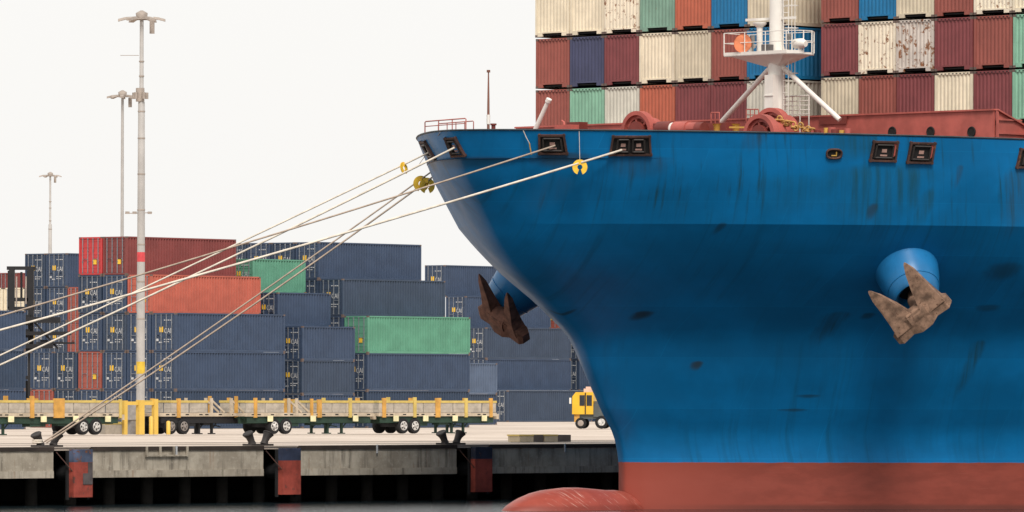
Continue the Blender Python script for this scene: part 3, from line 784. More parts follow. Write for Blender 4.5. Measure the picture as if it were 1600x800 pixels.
# ------------------------------------------------------------------ quay and ground
Q = gxy(960, 342); Q.z = 0
def quay_x(px):                     # distance along the quay edge seen at pixel column px
    k = (px - 800) / F; return (k * Q.y - Q.x) / (U.x - k * U.y)
def toQ(p): d = Vector(p) - Q; return Vector((d.dot(U), -d.dot(V), d.z))
def Qw(x, y, z): return Q + U * x - V * y + Vector((0, 0, z))
def onq(px, py, y):                 # point at pixel in the plane y metres inland of the quay edge, quay coordinates
    r = ray(px, py); o = Vector((0, 0, ZC)); k = (-y - (o - Q).dot(V)) / r.dot(V)
    return toQ(o + r * k)
t = NT('quay_concrete'); v = t.coord()
n = t.noise(v, .12, 5); n2 = t.noise(t.mapping(v, (.15, 1.2, 1)), 1, 5, .65); n3 = t.noise(v, 3, 5)
c = t.mix(t.step(n, .35, .65), (.47, .39, .325, 1), (.59, .505, .43, 1))
c = t.mix(t.math('MULTIPLY', t.step(n2, .52, .7), .5), c, (.38, .31, .26, 1))
c = t.mix(t.math('MULTIPLY', t.step(n3, .5, .75), .25), c, (.33, .29, .25, 1))
sp_ = t.new('ShaderNodeSeparateXYZ'); t.link(v, sp_.inputs[0])
fx = t.math('PINGPONG', sp_.outputs[0], 3.0); fy = t.math('PINGPONG', sp_.outputs[1], 2.5)
jt = t.math('MAXIMUM', t.step(fx, .04, .01), t.step(fy, .04, .01))
c = t.mix(t.math('MULTIPLY', jt, .5), c, (.2, .17, .15, 1)); t.bump(n3, .2, .01)
CONC = t.fin(c, .9, 0, .2)
m = MB(); ys = [0, 8, 30, 60, 110, 400, 4000]; zs = [0, 0, -.02, -.08, -.2, -.2, -.2]; xs = [-500, 0, 500, 4500]
vs = [(x, y, ZQ + z_) for y, z_ in zip(ys, zs) for x in xs]; n_ = len(xs)
m.add(vs, [(i*n_+j, i*n_+j+1, (i+1)*n_+j+1, (i+1)*n_+j) for i in range(len(ys)-1) for j in range(n_-1)])
m.add([(-500, 0, ZQ), (4500, 0, ZQ), (4500, 0, ZQ-.06), (-500, 0, ZQ-.06)], [(0,3,2,1)])
m.add([(-500, 0, ZQ-.06), (4500, 0, ZQ-.06), (4500, 14, ZQ-.5), (-500, 14, ZQ-.5)], [(0,3,2,1)])
g = m.build('quay_deck', CONC, None); g.location = Q; g.rotation_euler = (0, 0, A); struct(g)
m = MB(); m.box((-500, 14, -2), (4500, 15, ZQ-.3)); g = m.build('quay_retaining_bank', plain('bank_shade', (.02, .02, .02, 1), .9), None); g.location = Q; g.rotation_euler = (0, 0, A); struct(g)  # near-black wall colour stands in for the deep shade under the deck
# crane rails
for y in (5.5, 14.0):
    m = MB(); m.box((-500, y, ZQ-.01), (900, y+.22, ZQ+.014)); g = m.build('crane_rail', plain('rail_steel', (.10, .08, .07, 1), .5), None); g.location = Q; g.rotation_euler = (0,0,A)
    tag(g, 'dark steel crane rail in the quay, ' + ('first one behind the bollards' if y < 6 else 'second one, nearer the trailers'), 'rail', 'crane rails along the quay')
# painted line on the far apron
m = MB(); m.box((-500, 9.0, ZQ+.0), (900, 9.18, ZQ+.006)); g = m.build('painted_line', plain('worn_grey', (.25,.21,.18,1)), None); g.location = Q; g.rotation_euler = (0,0,A); struct(g)

t = NT('beam_concrete'); v = t.rcoord()
n = t.noise(v, .7, 6, .65); st = t.noise(t.mapping(v, (2.6, 2.6, .22)), 1, 5, .7); n3 = t.noise(v, 5, 5, .7)
c = t.mix(t.step(n, .3, .7), (.30, .26, .205, 1), (.50, .445, .36, 1))
c = t.mix(t.math('MULTIPLY', t.step(st, .48, .7), .75), c, (.11, .095, .075, 1))
c = t.mix(t.math('MULTIPLY', t.step(n3, .56, .66), .4), c, (.55, .50, .42, 1))
c = t.mix(t.math('MULTIPLY', t.step(t.noise(t.mapping(v, (3,3,.3),(7,2,1)), 1, 3), .62, .72), .4), c, (.25, .13, .07, 1))
t.bump(n3, .4, .03)
BEAMM = t.fin(c, .9, 0, .2)
timber = paint('tar_timber', (.045, .033, .027, 1), .3, .85, .2)
fblue = paint('fender_blue', (.03, .04, .075, 1), .7, .7, .25); fred = paint('fender_red', (.34, .065, .045, 1), .7, .65, .25, (.12, .05, .04, 1)); fdark = paint('fender_grey', (.10, .085, .085, 1), .4, .8, .25)
ZB = ZC - 4.53                    # beam underside
fx_ = [quay_x(p) for p in (119, 445, 745)]; sp = (fx_[2] - fx_[0]) / 2
fend = [fx_[0] - sp * k for k in (3, 2, 1)] + fx_ + [fx_[2] + sp * k for k in (1, 2, 3, 4)]
pos = ['', '', '', 'leftmost of the three in view', 'middle of the three in view', 'rightmost of the three, in the shade by the bow']
for i in range(len(fend) - 1):
    a_, b_ = fend[i] + .95, fend[i+1] - 1.45
    r = empty('quay_beam', Qw(a_, 0, 0), A); L = b_ - a_
    m = MB(); m.box((0, .02, ZB + .35), (L, .9, ZQ-.20)); m.build('beam_face', BEAMM, r)
    m = MB(); m.box((0, -.02, ZB), (L, .85, ZB + .348)); m.build('lower_lip', BEAMM, r)
    m = MB(); m.box((0, -.05, ZQ-.199), (L, .30, ZQ-.004)); m.build('edge_timber', timber, r)
    m = MB(); m.box((L*.48, -.10, ZQ-.42), (L*.48+.10, -.06, ZQ+.02)); m.build('white_pipe', MARK, r)
    lab = {2: 'stained concrete quay beam cut by the left edge of the picture', 3: 'long stained concrete quay beam between the left and middle fenders', 4: 'stained concrete quay beam between the middle and right fenders', 5: 'shaded concrete quay beam running behind the bow'}.get(i)
    if lab is None: lab = 'concrete quay beam outside the stretch between the three fenders in view'
    tag(r, lab, 'quay beam', 'concrete beams along the quay edge')
for i, x in enumerate(fend):
    hid = i < 3 or i > 5
    r = empty('quay_fender', Qw(x, -.55, 0), A)
    w = .62
    m = MB(); m.box((-w, 0, ZQ-.75-.0), (w, .35, ZQ-.12)); m.build('top_panel', fblue if i != 3 else paint('fender_blue_light', (.085,.11,.18,1), .8, .7, .3), r)
    m = MB(); m.box((-w, .002, .42), (w, .352, ZQ-.752)); m.build('face_panel', fred, r)
    if i == 3:
        m = MB(); m.box((-.02, -.03, ZQ-1.85), (w-.03, -.004, ZQ-1.3)); m.box((.3, -.03, ZQ-1.3), (w-.03, -.004, ZQ-.76)); m.build('worn_patch', fdark, r)
    m = MB(); m.box((w*.96, .36, .3), (w*.96+.12, .5, ZQ-.2)); m.box((-w*.96-.12, .36, .3), (-w*.96, .5, ZQ-.2)); m.tube([(0, .35, ZQ-1.3), (0, 1.6, ZQ-1.3)], .4, 12); m.build('rubber_unit', plain('rubber', (.015,.015,.016,1), .8), r)
    m = MB(); m.tube([(-1.25, .6, ZQ-.25), (-.6, .1, ZQ-1.2)], .03, 6); m.build('chain', fair_frame, r)
    m = MB(); m.box((-w-.75, .60, ZQ-.18), (w+.3, 1.6, ZQ-.006)); m.build('cap_slab', CONC, r)
    tag(r, 'blue topped red quay fender, ' + pos[i] if not hid else 'red quay fender beyond the three in view', 'fender', 'fenders along the quay')
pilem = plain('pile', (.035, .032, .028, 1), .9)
x = quay_x(-140); k = 0
while x < quay_x(1150):
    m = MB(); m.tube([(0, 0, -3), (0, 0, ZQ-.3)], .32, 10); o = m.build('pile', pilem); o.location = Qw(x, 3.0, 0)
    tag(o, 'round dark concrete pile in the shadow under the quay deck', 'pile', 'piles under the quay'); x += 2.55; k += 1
# bollards: two flared horns on a base
bollm = paint('bollard_iron', (.04, .034, .032, 1), .4, .7, .3, (.12, .07, .05, 1))
def bollard(x, y, label):
    r = empty('bollard', Qw(x, y, ZQ), A)
    m = MB(); m.box((-.75, -.35, 0), (.75, .35, .09)); m.build('base_plate', bollm, r)
    for sd in (-1, 1):
        m = MB(); m.tube([(sd*.42, 0, .08), (sd*.46, 0, .22), (sd*.58, 0, .44), (sd*.70, 0, .60)], [.22, .17, .20, .27], 14)
        m.tube([(sd*.70, 0, .595), (sd*.73, 0, .65)], [.29, .27], 14); m.build('horn', bollm, r)
    tag(r, label, 'bollard', 'mooring bollards on the quay edge'); return r
bxs = [quay_x(p) for p in (84, 414, 715)]
bollard(bxs[0], .5, 'double horned bollard with two ropes made fast to it, left end of the quay')
bollard(bxs[1], .5, 'bare double horned bollard in front of the trailers, above the middle fender')
bollard(bxs[2], .5, 'bare double horned bollard nearest the ship, above the right fender')
bl1 = quay_x(-262); bl2 = quay_x(-640)
bollard(bl1, .5, 'double horned bollard outside the left edge holding the two steeper ropes')
bollard(bl2, .5, 'double horned bollard farthest outside the left edge holding the two flatter ropes')
# edge steps right of the first bollard
r = empty('ladder_bracket', Qw(quay_x(262), -.08, 0), A)
for j, xx in enumerate((-1.5, -.6, .3, 1.2)):
    m = MB(); m.box((xx, -.05, ZQ-.52), (xx+.10, .05, ZQ+.0)); m.build('upright', BEAMM, r)
m = MB(); m.box((-1.5, -.04, ZQ-.50), (1.3, .04, ZQ-.42)); m.build('step', BEAMM, r)
tag(r, 'small concrete bracket frame on the quay edge below the lamp mast', 'bracket')

# ------------------------------------------------------------------ trailers
cream = paint('trailer_cream', rgb(198,182,160,1.1), .3, .7, .12, (.3,.2,.12,1), 2); tyel = paint('trailer_yellow', (.58, .43, .12, 1), .3, .6, .08, sc=2)
torg = paint('trailer_orange', (.60, .32, .07, 1), .35, .6, .12, sc=2); tgrn = paint('trailer_green', (.018, .045, .03, 1), .1, .7, .15)
greyp = paint('trailer_panel', rgb(186,176,162,1.15), .25, .7, .12, (.3,.2,.14,1), 2); refl = plain('reflector', (.80, .74, .45, 1), .4)
tyre = plain('tyre', (.012, .012, .013, 1), .85); rim = paint('rim_white', (.62, .60, .57, 1), .4, .5, .3, (.10,.08,.07,1), 6)
def trailer(px0, px1, yin, label, wheels, legs, mid, panels=((0, 1),), aframes=(), green=True, squares=4, rimm=rim):
    a_ = onq(px0, 660, yin); b_ = onq(px1, 660, yin); L = b_.x - a_.x
    r = empty('yard_trailer', Qw(a_.x, yin, ZQ-.02), A); tag(r, label, 'trailer', 'container trailers parked along the quay')
    Wd = 2.5; fx = lambda px: onq(px, 660, yin).x - a_.x
    ch = MB()
    for y in (.75, 1.65): ch.box((.1, y-.08, .66), (L-.1, y+.08, 1.12))
    for i in range(8): x = .3 + i*(L-.6)/7; ch.box((x-.05, .2, .95), (x+.05, 2.3, 1.10))
    ch.box((.2, .1, .70), (L*.98, .16, 1.10)); ch.box((L*.30, .15, .50), (L*.42, .9, .72)); ch.box((L*.52, .2, .56), (L*.60, .8, .72)); ch.bar((L*.6,.5,.7),(L*.75,.5,.45),.06,.06)
    ch.build('chassis', tgrn if green else steel_dk, r)
    m = MB()
    for y in (0, Wd-.12): m.box((0, y, 1.12), (L, y+.12, 1.34))
    for i in range(9): x = i*(L-.2)/8; m.box((x, .12, 1.14), (x+.14, Wd-.12, 1.32))
    m.build('deck_frame', cream, r)
    m = MB(); k = 0
    x = .5
    while x < L-.3: m.box((x, -.006, 1.20), (x+.28, .004, 1.27)); x += 1.15 if k % 3 else .5; k += 1
    m.build('frame_slots', DARK, r)
    for (u0, u1) in panels:
        x0, x1 = u0*L, u1*L; n_ = max(1, round((x1-x0)/1.35)); dx = (x1-x0)/n_
        for y in (.02, Wd-.08):
            for i in range(n_):
                m = MB(); xa = x0+i*dx+.05; xb = x0+(i+1)*dx-.05
                m.box((xa, y, 1.36), (xb, y+.06, 1.98)); m.box((xa+.06, y-.015, 1.60), (xb-.06, y+.0, 1.64)); m.box((xa+.02, y-.02, 1.37), (xb-.02, y, 1.42)); 
                m.build('guide_panel', greyp, r)
            m = MB(); m.box((x0, y-.03, 1.985), (x1, y+.1, 2.13)); m.build('top_rail', tyel, r)
    for xx, w_, h_, mt in mid:
        for y in (-.05, Wd-.07): m = MB(); m.box((fx(xx)-w_/2, y, 1.05), (fx(xx)+w_/2, y+.12, h_)); m.build('post', mt, r)
    for xx, dr in aframes:
        for y in (0, Wd-.1):
            m = MB(); x = fx(xx); m.box((x-.1, y, 1.34), (x+.1, y+.1, 2.28)); m.bar((x, y+.05, 2.15), (x+dr*1.1, y+.05, 1.38), .08, .12); m.build('end_brace', cream, r)
    for i in range(squares):
        x = L*(i+.55)/squares; m = MB(); m.box((x-.22, -.09, .80), (x+.22, -.04, 1.17)); m.build('reflector', refl, r)
    for px in wheels:
        x = fx(px)
        for y, sd in ((.18, -1), (Wd-.18, 1)):
            w = MB(); w.tube([(x, y-.18, .50), (x, y-.13, .50), (x, y+.13, .50), (x, y+.18, .50)], [.44, .5, .5, .44], 24); wo = w.build('tyre', tyre, r)
            w = MB(); w.ring((x, y+sd*.18, .50), (0,1,0), .27, .035, 18, 6); w.tube([(x, y+sd*.17, .50), (x, y+sd*.27, .50)], [.12, .10], 12)
            for q in range(5): qa = 2*math.pi*q/5 + px*.7; w.bar((x, y+sd*.19, .50), (x+math.cos(qa)*.27, y+sd*.19, .5+math.sin(qa)*.27), .13, .05, up=(0,1,0))
            w.build('rim', rimm, wo)
    if wheels:
        m = MB(); xs_ = [fx(p) for p in wheels]; m.box((min(xs_)-.2, .5, .42), (max(xs_)+.2, 2.0, .80)); m.build('axle_unit', steel_dk, r)
    for px in legs:
        x = fx(px)
        for y in (.45, 1.95):
            m = MB(); m.box((x-.07, y-.07, .06), (x+.07, y+.07, .95)); m.box((x-.2, y-.15, .0), (x+.2, y+.15, .07)); m.bar((x, y, .3), (x+.6, y, .9), .06, .06); m.build('landing_leg', tgrn if green else steel_dk, r)
    m = MB(); m.box((L, .6, .95), (L+.5, 1.9, 1.32)); m.box((L+.28, .3, .92), (L+.5, 2.2, 1.25)); m.build('coupling', cream, r)
    return r
yt = 68.0
def yfor(px, py, h=0):    # inland distance at which the ground is seen at this pixel
    r_ = ray(px, py); k = (ZQ-.02 + h - ZC) / r_.z; return toQ(Vector((0,0,ZC)) + r_ * k).y
yt = (yfor(150, 679.5) + yfor(620, 677.5)) / 2
print('trailer line inland', yt, 'L', onq(780,660,yt).x - onq(590,660,yt).x)
trailer(-12, 190, yt, 'left trailer with yellow railed panels, cut by the left edge, white wheels under the rope', (131, 151), (12,), [(92, .85, 2.25, torg), (50,.3,2.4,torg), (188,.2,2.2,tyel)], squares=4)
trailer(250, 386, yt+1.2, 'low black trailer with bare dark wheels right behind the yellow gate', (268, 288), (318, 338), [(279, .28, 2.25, torg), (369,.22,2.4,torg)], panels=((.12, .55),), aframes=((331, 1), (362, 1)), green=False, squares=0, rimm=plain('rim_grey', (.25,.22,.2,1)))
trailer(384, 584, yt, 'trailer in the middle of the row with two white A shaped braces', (429, 448), (519, 541), [(399,.25,2.3,torg),(499, .35, 2.2, torg), (547,.25,2.3,tyel),(487,.2,2.25,torg)], panels=((.0, .30), (.56, 1)), aframes=((452, 1), (464, 1)), squares=3)
trailer(592, 776, yt, 'rightmost trailer of the row with complete yellow railed panels beside the open apron', (631, 649), (713, 731), [(600,.3,2.3,torg),(648,.25,2.35,tyel),(684, .42, 2.3, torg), (728,.25,2.3,tyel),(767,.25,2.3,torg)], squares=4)

# yellow gate posts round the lamp mast
gate_y = paint('gate_yellow', (.72, .47, .09, 1), .08, .5, .05, (.3,.2,.1,1))
def gp(px, py): return yfor(px, py)
yg = gp(219, 679)
r = empty('guard_frame', Qw(onq(219, 679, yg).x, yg, ZQ-.02), A)
x0 = onq(219, 679, yg).x; rx = lambda px: onq(px, 679, yg).x - x0
for px, wd, top in ((195,.22,2.12),(219,.34,2.15),(242,.26,2.22),(232,.2,.0)):
    if top: m = MB(); m.box((rx(px)-wd/1.6, -wd/2, 0), (rx(px)+wd/1.6, wd/2, top)); m.build('post', gate_y, r)
m = MB(); m.box((rx(195), -.08, 1.84), (rx(242), .08, 2.06)); m.build('crossbar', gate_y, r)
tag(r, 'yellow steel guard frame of three posts in front of the tall lamp mast', 'guard frame')
for px, hh, lb in ((236, 1.15, 'short yellow post tucked against the guard frame right leg'), (263, .85, 'short yellow post standing alone beside dark trailer wheels')):
    m = MB(); m.tube([(0,0,0),(0,0,hh-.06),(0,0,hh)], [.13,.13,.06], 12); o = m.build('bollard_post', gate_y); o.location = Qw(onq(px, 679, yg-.3).x, yg-.3, ZQ-.02); tag(o, lb, 'post', 'short yellow guard posts')
# electrical boxes behind the frame
m = MB(); m.box((-.5,-.3,.9),(.5,.3,2.0)); m.box((-.35,-.25,0),(.35,.25,.9)); o = m.build('electric_cabinet', plain('cabinet_grey', (.35,.34,.34,1))); o.location = Qw(onq(207, 679, yg+1.5).x, yg+1.5, ZQ-.02); o.rotation_euler = (0,0,A); tag(o, 'grey electric cabinet behind the yellow guard frame', 'cabinet')
# low barrier behind the gate
r = empty('barrier', Qw(onq(164, 675, yt+3).x, yt+3, ZQ-.02), A); m = MB(); m.box((0,0,0),(2.6,.5,.62)); m.build('barrier_block', greyp, r); m = MB(); m.box((0,-.02,.62),(2.6,.52,.78)); m.build('top_band', tyel, r); tag(r, 'low grey barrier with a yellow top behind the left trailer end', 'barrier')

# ------------------------------------------------------------------ lamp masts
galv = paint('galvanised', rgb(188,184,180,1.15), .05, .5, .06, (.3,.25,.2,1)); galv_d = plain('lamp_housing', rgb(168,156,146,1.1), .6)
redb = plain('band_red', (.66, .07, .08, 1)); yelb = plain('band_yellow', (.72, .48, .05, 1))
def lamp_mast(px, pybase, Y, pytop, r0, r1, label, rings, bands=(), big=True, jnts=()):
    b_ = at(px, pybase, Y); z0 = GZ if Y > 450 else ZQ-.05
    root = empty('lamp_mast', (b_.x, b_.y, z0)); tag(root, label, 'lamp mast', 'tall lamp masts in the yard')
    H = lambda py: at(px, py, Y).z - z0; h = H(pytop)
    hs = [0, h*.35, h*.6, h*.79, h*.795, h]
    m = MB(); m.tube([(0,0,q) for q in hs], [r0, r0*.93, r0*.85, r0*.78, r1*1.15, r1], 16); m.build('pole', galv, root)
    for py in jnts: rr = r0*(1-.25*H(py)/h); m = MB(); m.tube([(0,0,H(py)-.04),(0,0,H(py)+.04)], rr*1.08 if H(py) < h*.79 else r1*1.4, 16); m.build('joint_band', galv_d, root)
    for py0, py1, mt in bands: rr = r0*(.965 - .2*H(py1)/h); m = MB(); m.tube([(0,0,H(py1)),(0,0,H(py0))], rr*1.03+.01, 16, caps=False); m.build('painted_band', mt, root)
    for py, half_, n_, sc in rings:
        z = H(py); m = MB(); m.bar((-half_, 0, z), (half_, 0, z), .08, .08); m.bar((0, -half_*.7, z), (0, half_*.7, z), .08, .08); m.ring((0,0,z), (0,0,1), half_*.45, .04, 20, 6)
        hd = m.build('headframe', galv_d, root)
        for k in range(n_):
            a_ = 2*math.pi*k/n_; q = Vector((math.cos(a_)*half_*.92, math.sin(a_)*half_*.75, z))
            m = MB(); dx = Vector((math.cos(a_), math.sin(a_), 0))
            m.loft([[q + dx*u_*sc + Vector((-dx.y*w2, dx.x*w2, 0)) + Vector((0,0,z2)) for w2, z2 in ((-.18*sc,-.07*sc+o_),(.18*sc,-.07*sc+o_),(.13*sc,.09*sc+o_),(-.13*sc,.09*sc+o_))] for u_, o_ in ((-.32,.06),(0,.03),(.42,-.08))]); m.build('floodlight', galv_d, hd)
        m = MB(); m.tube([(0,0,z+.05),(0,0,z+.38*sc),(0,0,z+.55*sc)], [.34*sc,.38*sc,.08*sc], 12); m.build('hoist_cap', galv_d, hd)
        m = MB(); m.box((.5*sc, -.15, z-.9*sc), (.8*sc, .15, z-.1)); m.build('control_box', galv_d, hd)
    return root
Yp = (Q + U*onq(219, 679, yg+2.0).x - V*(yg+2.0)).y
lm = lamp_mast(219.5, 679, Yp, 22, .27, .12, 'tallest lamp mast with red and yellow bands rising behind the yellow guard frame', [(30, 1.15, 6, 1.0)], [(394, 409, redb), (565, 584, yelb)], jnts=(96, 119, 174, 216, 272, 328, 382, 440, 498))
P_ = lambda px, py: at(px, py, Yp) - Vector(lm.location)
m = MB(); a_ = P_(219, 150)
for k in range(5): aa = 2*math.pi*k/5+.3; m.tube([a_, a_+Vector((math.cos(aa)*.45, math.sin(aa)*.45, .05))], .05, 6); m.tube([a_+Vector((math.cos(aa)*.42, math.sin(aa)*.42, -.18)), a_+Vector((math.cos(aa)*.42, math.sin(aa)*.42, .22))], .11, 8)
m.tube([a_+Vector((0,0,-.35)), a_+Vector((0,0,.5))], .27, 12); m.build('antenna_cluster', galv_d, lm)
m = MB(); a_ = P_(219, 333); m.bar(a_+Vector((-.95,0,-.02)), a_+Vector((.75,0,.03)), .05, .05)
for dx in (-.8, -.35, .6): m.box((a_.x+dx-.13, -.1, a_.z-.05), (a_.x+dx+.13, .1, a_.z+.1))
m.build('camera_arm', galv_d, lm)
m = MB(); a_ = P_(188, 86.5); b_ = P_(217, 86.5); m.tube([a_, b_], .02, 5); m.build('whip_arm', galv_d, lm)
l2 = lamp_mast(190, 640, 520, 150, .16, .11, 'thin lamp mast behind and left of the tallest one', [(151, .95, 8, .95)])
l3 = lamp_mast(77.5, 640, 690, 272, .24, .10, 'shortest distant lamp mast above the far left containers', [(275, .95, 6, .8)], jnts=(315, 325, 345, 358))

# ------------------------------------------------------------------ container handler (black mast truck)
Yh = 505
blk = plain('handler_black', (.014, .014, .016, 1), .5)
o0 = at(33, 640, Yh); r = empty('container_handler', (o0.x, o0.y, GZ)); tag(r, 'tall black mast of a container lift truck standing before the left stacks', 'lift truck')
Hh = lambda px, py: at(px, py, Yh) - Vector(r.location)
for px in (18, 48):
    m = MB(); a_ = Hh(px, 640); b_ = Hh(px, 417); m.box((a_.x-.22, -.3, .6), (a_.x+.22, .3, b_.z)); m.box((a_.x-.32, -.25, Hh(px,482).z), (a_.x-.22, .25, b_.z-.3)); m.build('mast_rail', blk, r)
    m = MB(); m.tube([(a_.x + (.38 if px < 30 else -.38), -.2, Hh(px,475).z), (a_.x + (.38 if px < 30 else -.38), -.2, Hh(px,432).z)], .07, 8); m.build('lift_cylinder', galv_d, r)
for py, w_ in ((419, 1.15), (468, .9), (482, 1.05), (540, .9), (590, .9)):
    m = MB(); z_ = Hh(33, py).z; m.box((-w_, -.25, z_-.14), (w_, .25, z_+.14)); m.build('crossbeam', blk, r)
m = MB(); m.tube([(0,-.1,Hh(33,470).z),(0,-.1,Hh(33,425).z)], .09, 8); m.build('chain_guide', blk, r)
for px0, px1, py, th in ((30, 96, 500, .45), (30, 112, 521, .3), (30, 84, 541, .35), (58, 118, 536, .14)):
    a_, b_ = Hh(px0, py), Hh(px1, py); m = MB(); m.box((a_.x, -1.2, a_.z-th/2), (b_.x, -.6, a_.z+th/2)); m.box((a_.x+.3, -.7, a_.z-th/2-.18), (a_.x+.9, -.3, a_.z+th/2+.18)); m.build('spreader_arm', blk, r)
m = MB(); a_ = Hh(52, 500); b_ = Hh(92, 545); m.bar(a_+Vector((0,-.9,0)), b_+Vector((0,-.9,0)), .2, .16); m.build('diagonal_brace', blk, r)
m = MB(); m.box((-2.0, .2, .9), (1.6, 5.5, 2.2)); m.box((-1.0, 1.5, 2.2), (.9, 3.5, 3.6)); m.build('truck_body', blk, r)
for x in (-1.7, 1.3):
    for y in (.2, 4.6): m = MB(); m.tube([(x-.35, y, .85), (x+.35, y, .85)], .85, 20); m.build('wheel', tyre, r)

# ------------------------------------------------------------------ yellow tractor by the bow
Yt = 3.05e4/ (668-605.4) * 1.0
o0 = at(917, 668, Yt); r = empty('terminal_tractor', (o0.x, o0.y, GZ+.06), R(-8)); tag(r, 'yellow terminal tractor with dark windows half hidden behind the stem of the ship', 'tractor')
vy = paint('tractor_yellow', (.76, .44, .03, 1), .05, .4, .05)
m = MB(); m.prism([(-1.0,-1.1,1.1),(.62,-1.1,1.1),(.62,-1.1,2.78),(-.72,-1.1,2.78),(-.98,-1.1,2.45)], (0,2.2,0)); m.build('cab', vy, r)
glass = plain('cab_glass', (.03, .035, .045, 1), .15)
for x0, x1 in ((-.42, -.04), (.12, .52)):
    m = MB(); m.box((x0, -1.13, 1.75), (x1, -1.08, 2.55)); m.build('window', glass, r)
m = MB(); m.box((-.02,-1.14,1.12),(.06,-1.09,2.74)); m.build('door_gap', steel_dk, r)
m = MB(); m.box((-1.06,-.8,1.6),(-1.0,.8,2.5)); m.build('windscreen', glass, r)
m = MB(); m.box((-.15,-.8,2.78),(.6,.6,3.05)); m.box((.0,-.7,3.05),(.5,.2,3.2)); m.build('roof_unit', paint('roof_pink', (.62,.42,.33,1), .2), r)
m = MB(); m.box((.62,-1.0,.9),(1.5,1.0,1.9)); m.box((-.9,-.9,.75),(3.0,.9,1.1)); m.box((.7,-.95,1.9),(1.3,.2,2.1)); m.build('engine_block', paint('tractor_grey', (.09,.10,.10,1), .3), r)
m = MB(); m.box((1.5,-.7,1.1),(3.2,.7,1.35)); m.build('fifth_wheel', cream, r)
m = MB(); m.box((-.85,-.95,.5),(-.45,-.7,1.1)); m.build('step', torg, r)
m = MB(); m.box((-1.2,-1.2,1.9),(-1.05,-1.05,2.35)); m.build('mirror', white, r)
for x, y, rr in ((-.35,-.85,.42), (-.35,.85,.42), (1.25,-.9,.5), (1.25,.9,.5), (2.2,-.9,.5), (2.2,.9,.5)):
    m = MB(); m.tube([(x,y-.18,rr),(x,y-.13,rr),(x,y+.13,rr),(x,y+.18,rr)], [rr*.88,rr,rr,rr*.88], 20); wo = m.build('wheel', tyre, r)
    m = MB(); m.tube([(x,y-.21,rr),(x,y-.17,rr)], [rr*.5,rr*.58], 14); m.build('rim', rim if x > 0 else galv_d, wo)

# blocks on the apron
bpale = paint('block_pale', rgb(206,190,160,1.1), .3); bbrown = paint('block_brown', (.12,.095,.08,1), .3); byel = tyel
for px0, pxm, px1, lb in ((812, 834, 850, 'left one of two low apron blocks with a pale end and shade-toned brown side'), (851, 872, 893, 'right one of two low apron blocks with a pale end and shade-toned brown side')):
    yb = yfor(850, 691.5); a_ = onq(px0, 690, yb).x; mm_ = onq(pxm, 690, yb).x; b_ = onq(px1, 690, yb).x
    r = empty('apron_block', Qw(a_, yb, ZQ), A)
    m = MB(); m.box((0,0,.02),(mm_-a_-.02,.9,.34)); m.build('pale_section', bpale, r)
    m = MB(); m.box((mm_-a_,0,.02),(b_-a_-.05,.9,.40)); m.build('shade_side', bbrown, r)  # brown colours in the shaded side of the block
    m = MB(); m.box((-.06,-.03,.343),(mm_-a_-.02,.93,.42)); m.build('yellow_lid', byel, r)
    m = MB(); m.box((.1,.1,0),(mm_-a_-.2,.8,.018)); m.build('skid', bbrown, r)
    tag(r, lb, 'block', 'low blocks on the apron')

# ------------------------------------------------------------------ ropes and rat guards
ropec = plain('rope_cream', (.70, .62, .52, 1), .85); ropet = plain('rope_tan', (.42, .33, .26, 1), .85)
def rope(p, q, sag, rad, mat, label):
    p = Vector(p); q = Vector(q); pts = [p.lerp(q, i/24) - Vector((0,0,sag*4*(i/24)*(1-i/24))) for i in range(25)]
    m = MB(); m.tube(pts, rad, 7); o = m.build('mooring_rope', mat); tag(o, label, 'rope', 'mooring ropes running from the bow'); return pts
def hw(px, py, out=.12):
    l, n = hit(px, py, nrm=True); l = l + n*out; return toW(l.x, -l.y, l.z)
Bq1 = Qw(bl1, .5, ZQ+.35); Bq2 = Qw(bl2, .5, ZQ+.35); Bq0 = Qw(bxs[0], .5, ZQ+.22)
def through(start, px, py):   # far end on a bollard is fixed; returned for reporting
    return None
ra = rope(hw(673,237), Bq1 + Vector((-.3,0,.05)), .05, .042, ropec, 'cream mooring rope from the foremost fairlead at the tip of the bow')
rb = rope(hw(713,229), Bq1 + Vector((.15,0,-.02)), .25, .05, ropec, 'cream mooring rope from the second fairlead, lowest where it leaves the left edge')
rc = rope(hw(868,226), Bq2 + Vector((-.2,0,.45)), .35, .042, ropet, 'thin tan mooring rope from the third fairlead, highest at the left edge')
rd = rope(hw(972,233), Bq2 + Vector((.2,0,.2)), .35, .055, ropec, 'bright cream mooring rope sweeping across the blue hull from the wide double fairlead')
for nm, pts in (('a', ra), ('b', rb), ('c', rc), ('d', rd)):
    w_ = [pxof(p) for p in pts]; print('rope', nm, [(round(x), round(y)) for x, y in w_[::4]])
Bq0 = Bq0 - U*.2
far1 = at(705, 246, 317); far2 = at(712, 250, 317)
re_ = rope(far1, Bq0 + Vector((0,0,.02)), .12, .04, ropet, 'tan mooring rope, upper of the close pair running to the left bollard')
rf_ = rope(far2, Bq0 + Vector((.12,0,-.02)), .25, .045, ropet, 'tan mooring rope, lower of the close pair running to the left bollard')
m = MB(); cc_ = Bq0 - U*.42; m.ring(cc_, (0,0,1), .22, .05, 20, 6); m.ring(cc_+Vector((0,0,.1)), (0,0,1), .22, .05, 20, 6); o = m.build('rope_coil', ropec); tag(o, 'cream rope turns wound on the left bollard', 'rope')
ratm = plain('rat_guard_yellow', (.88, .54, .05, 1), .45)
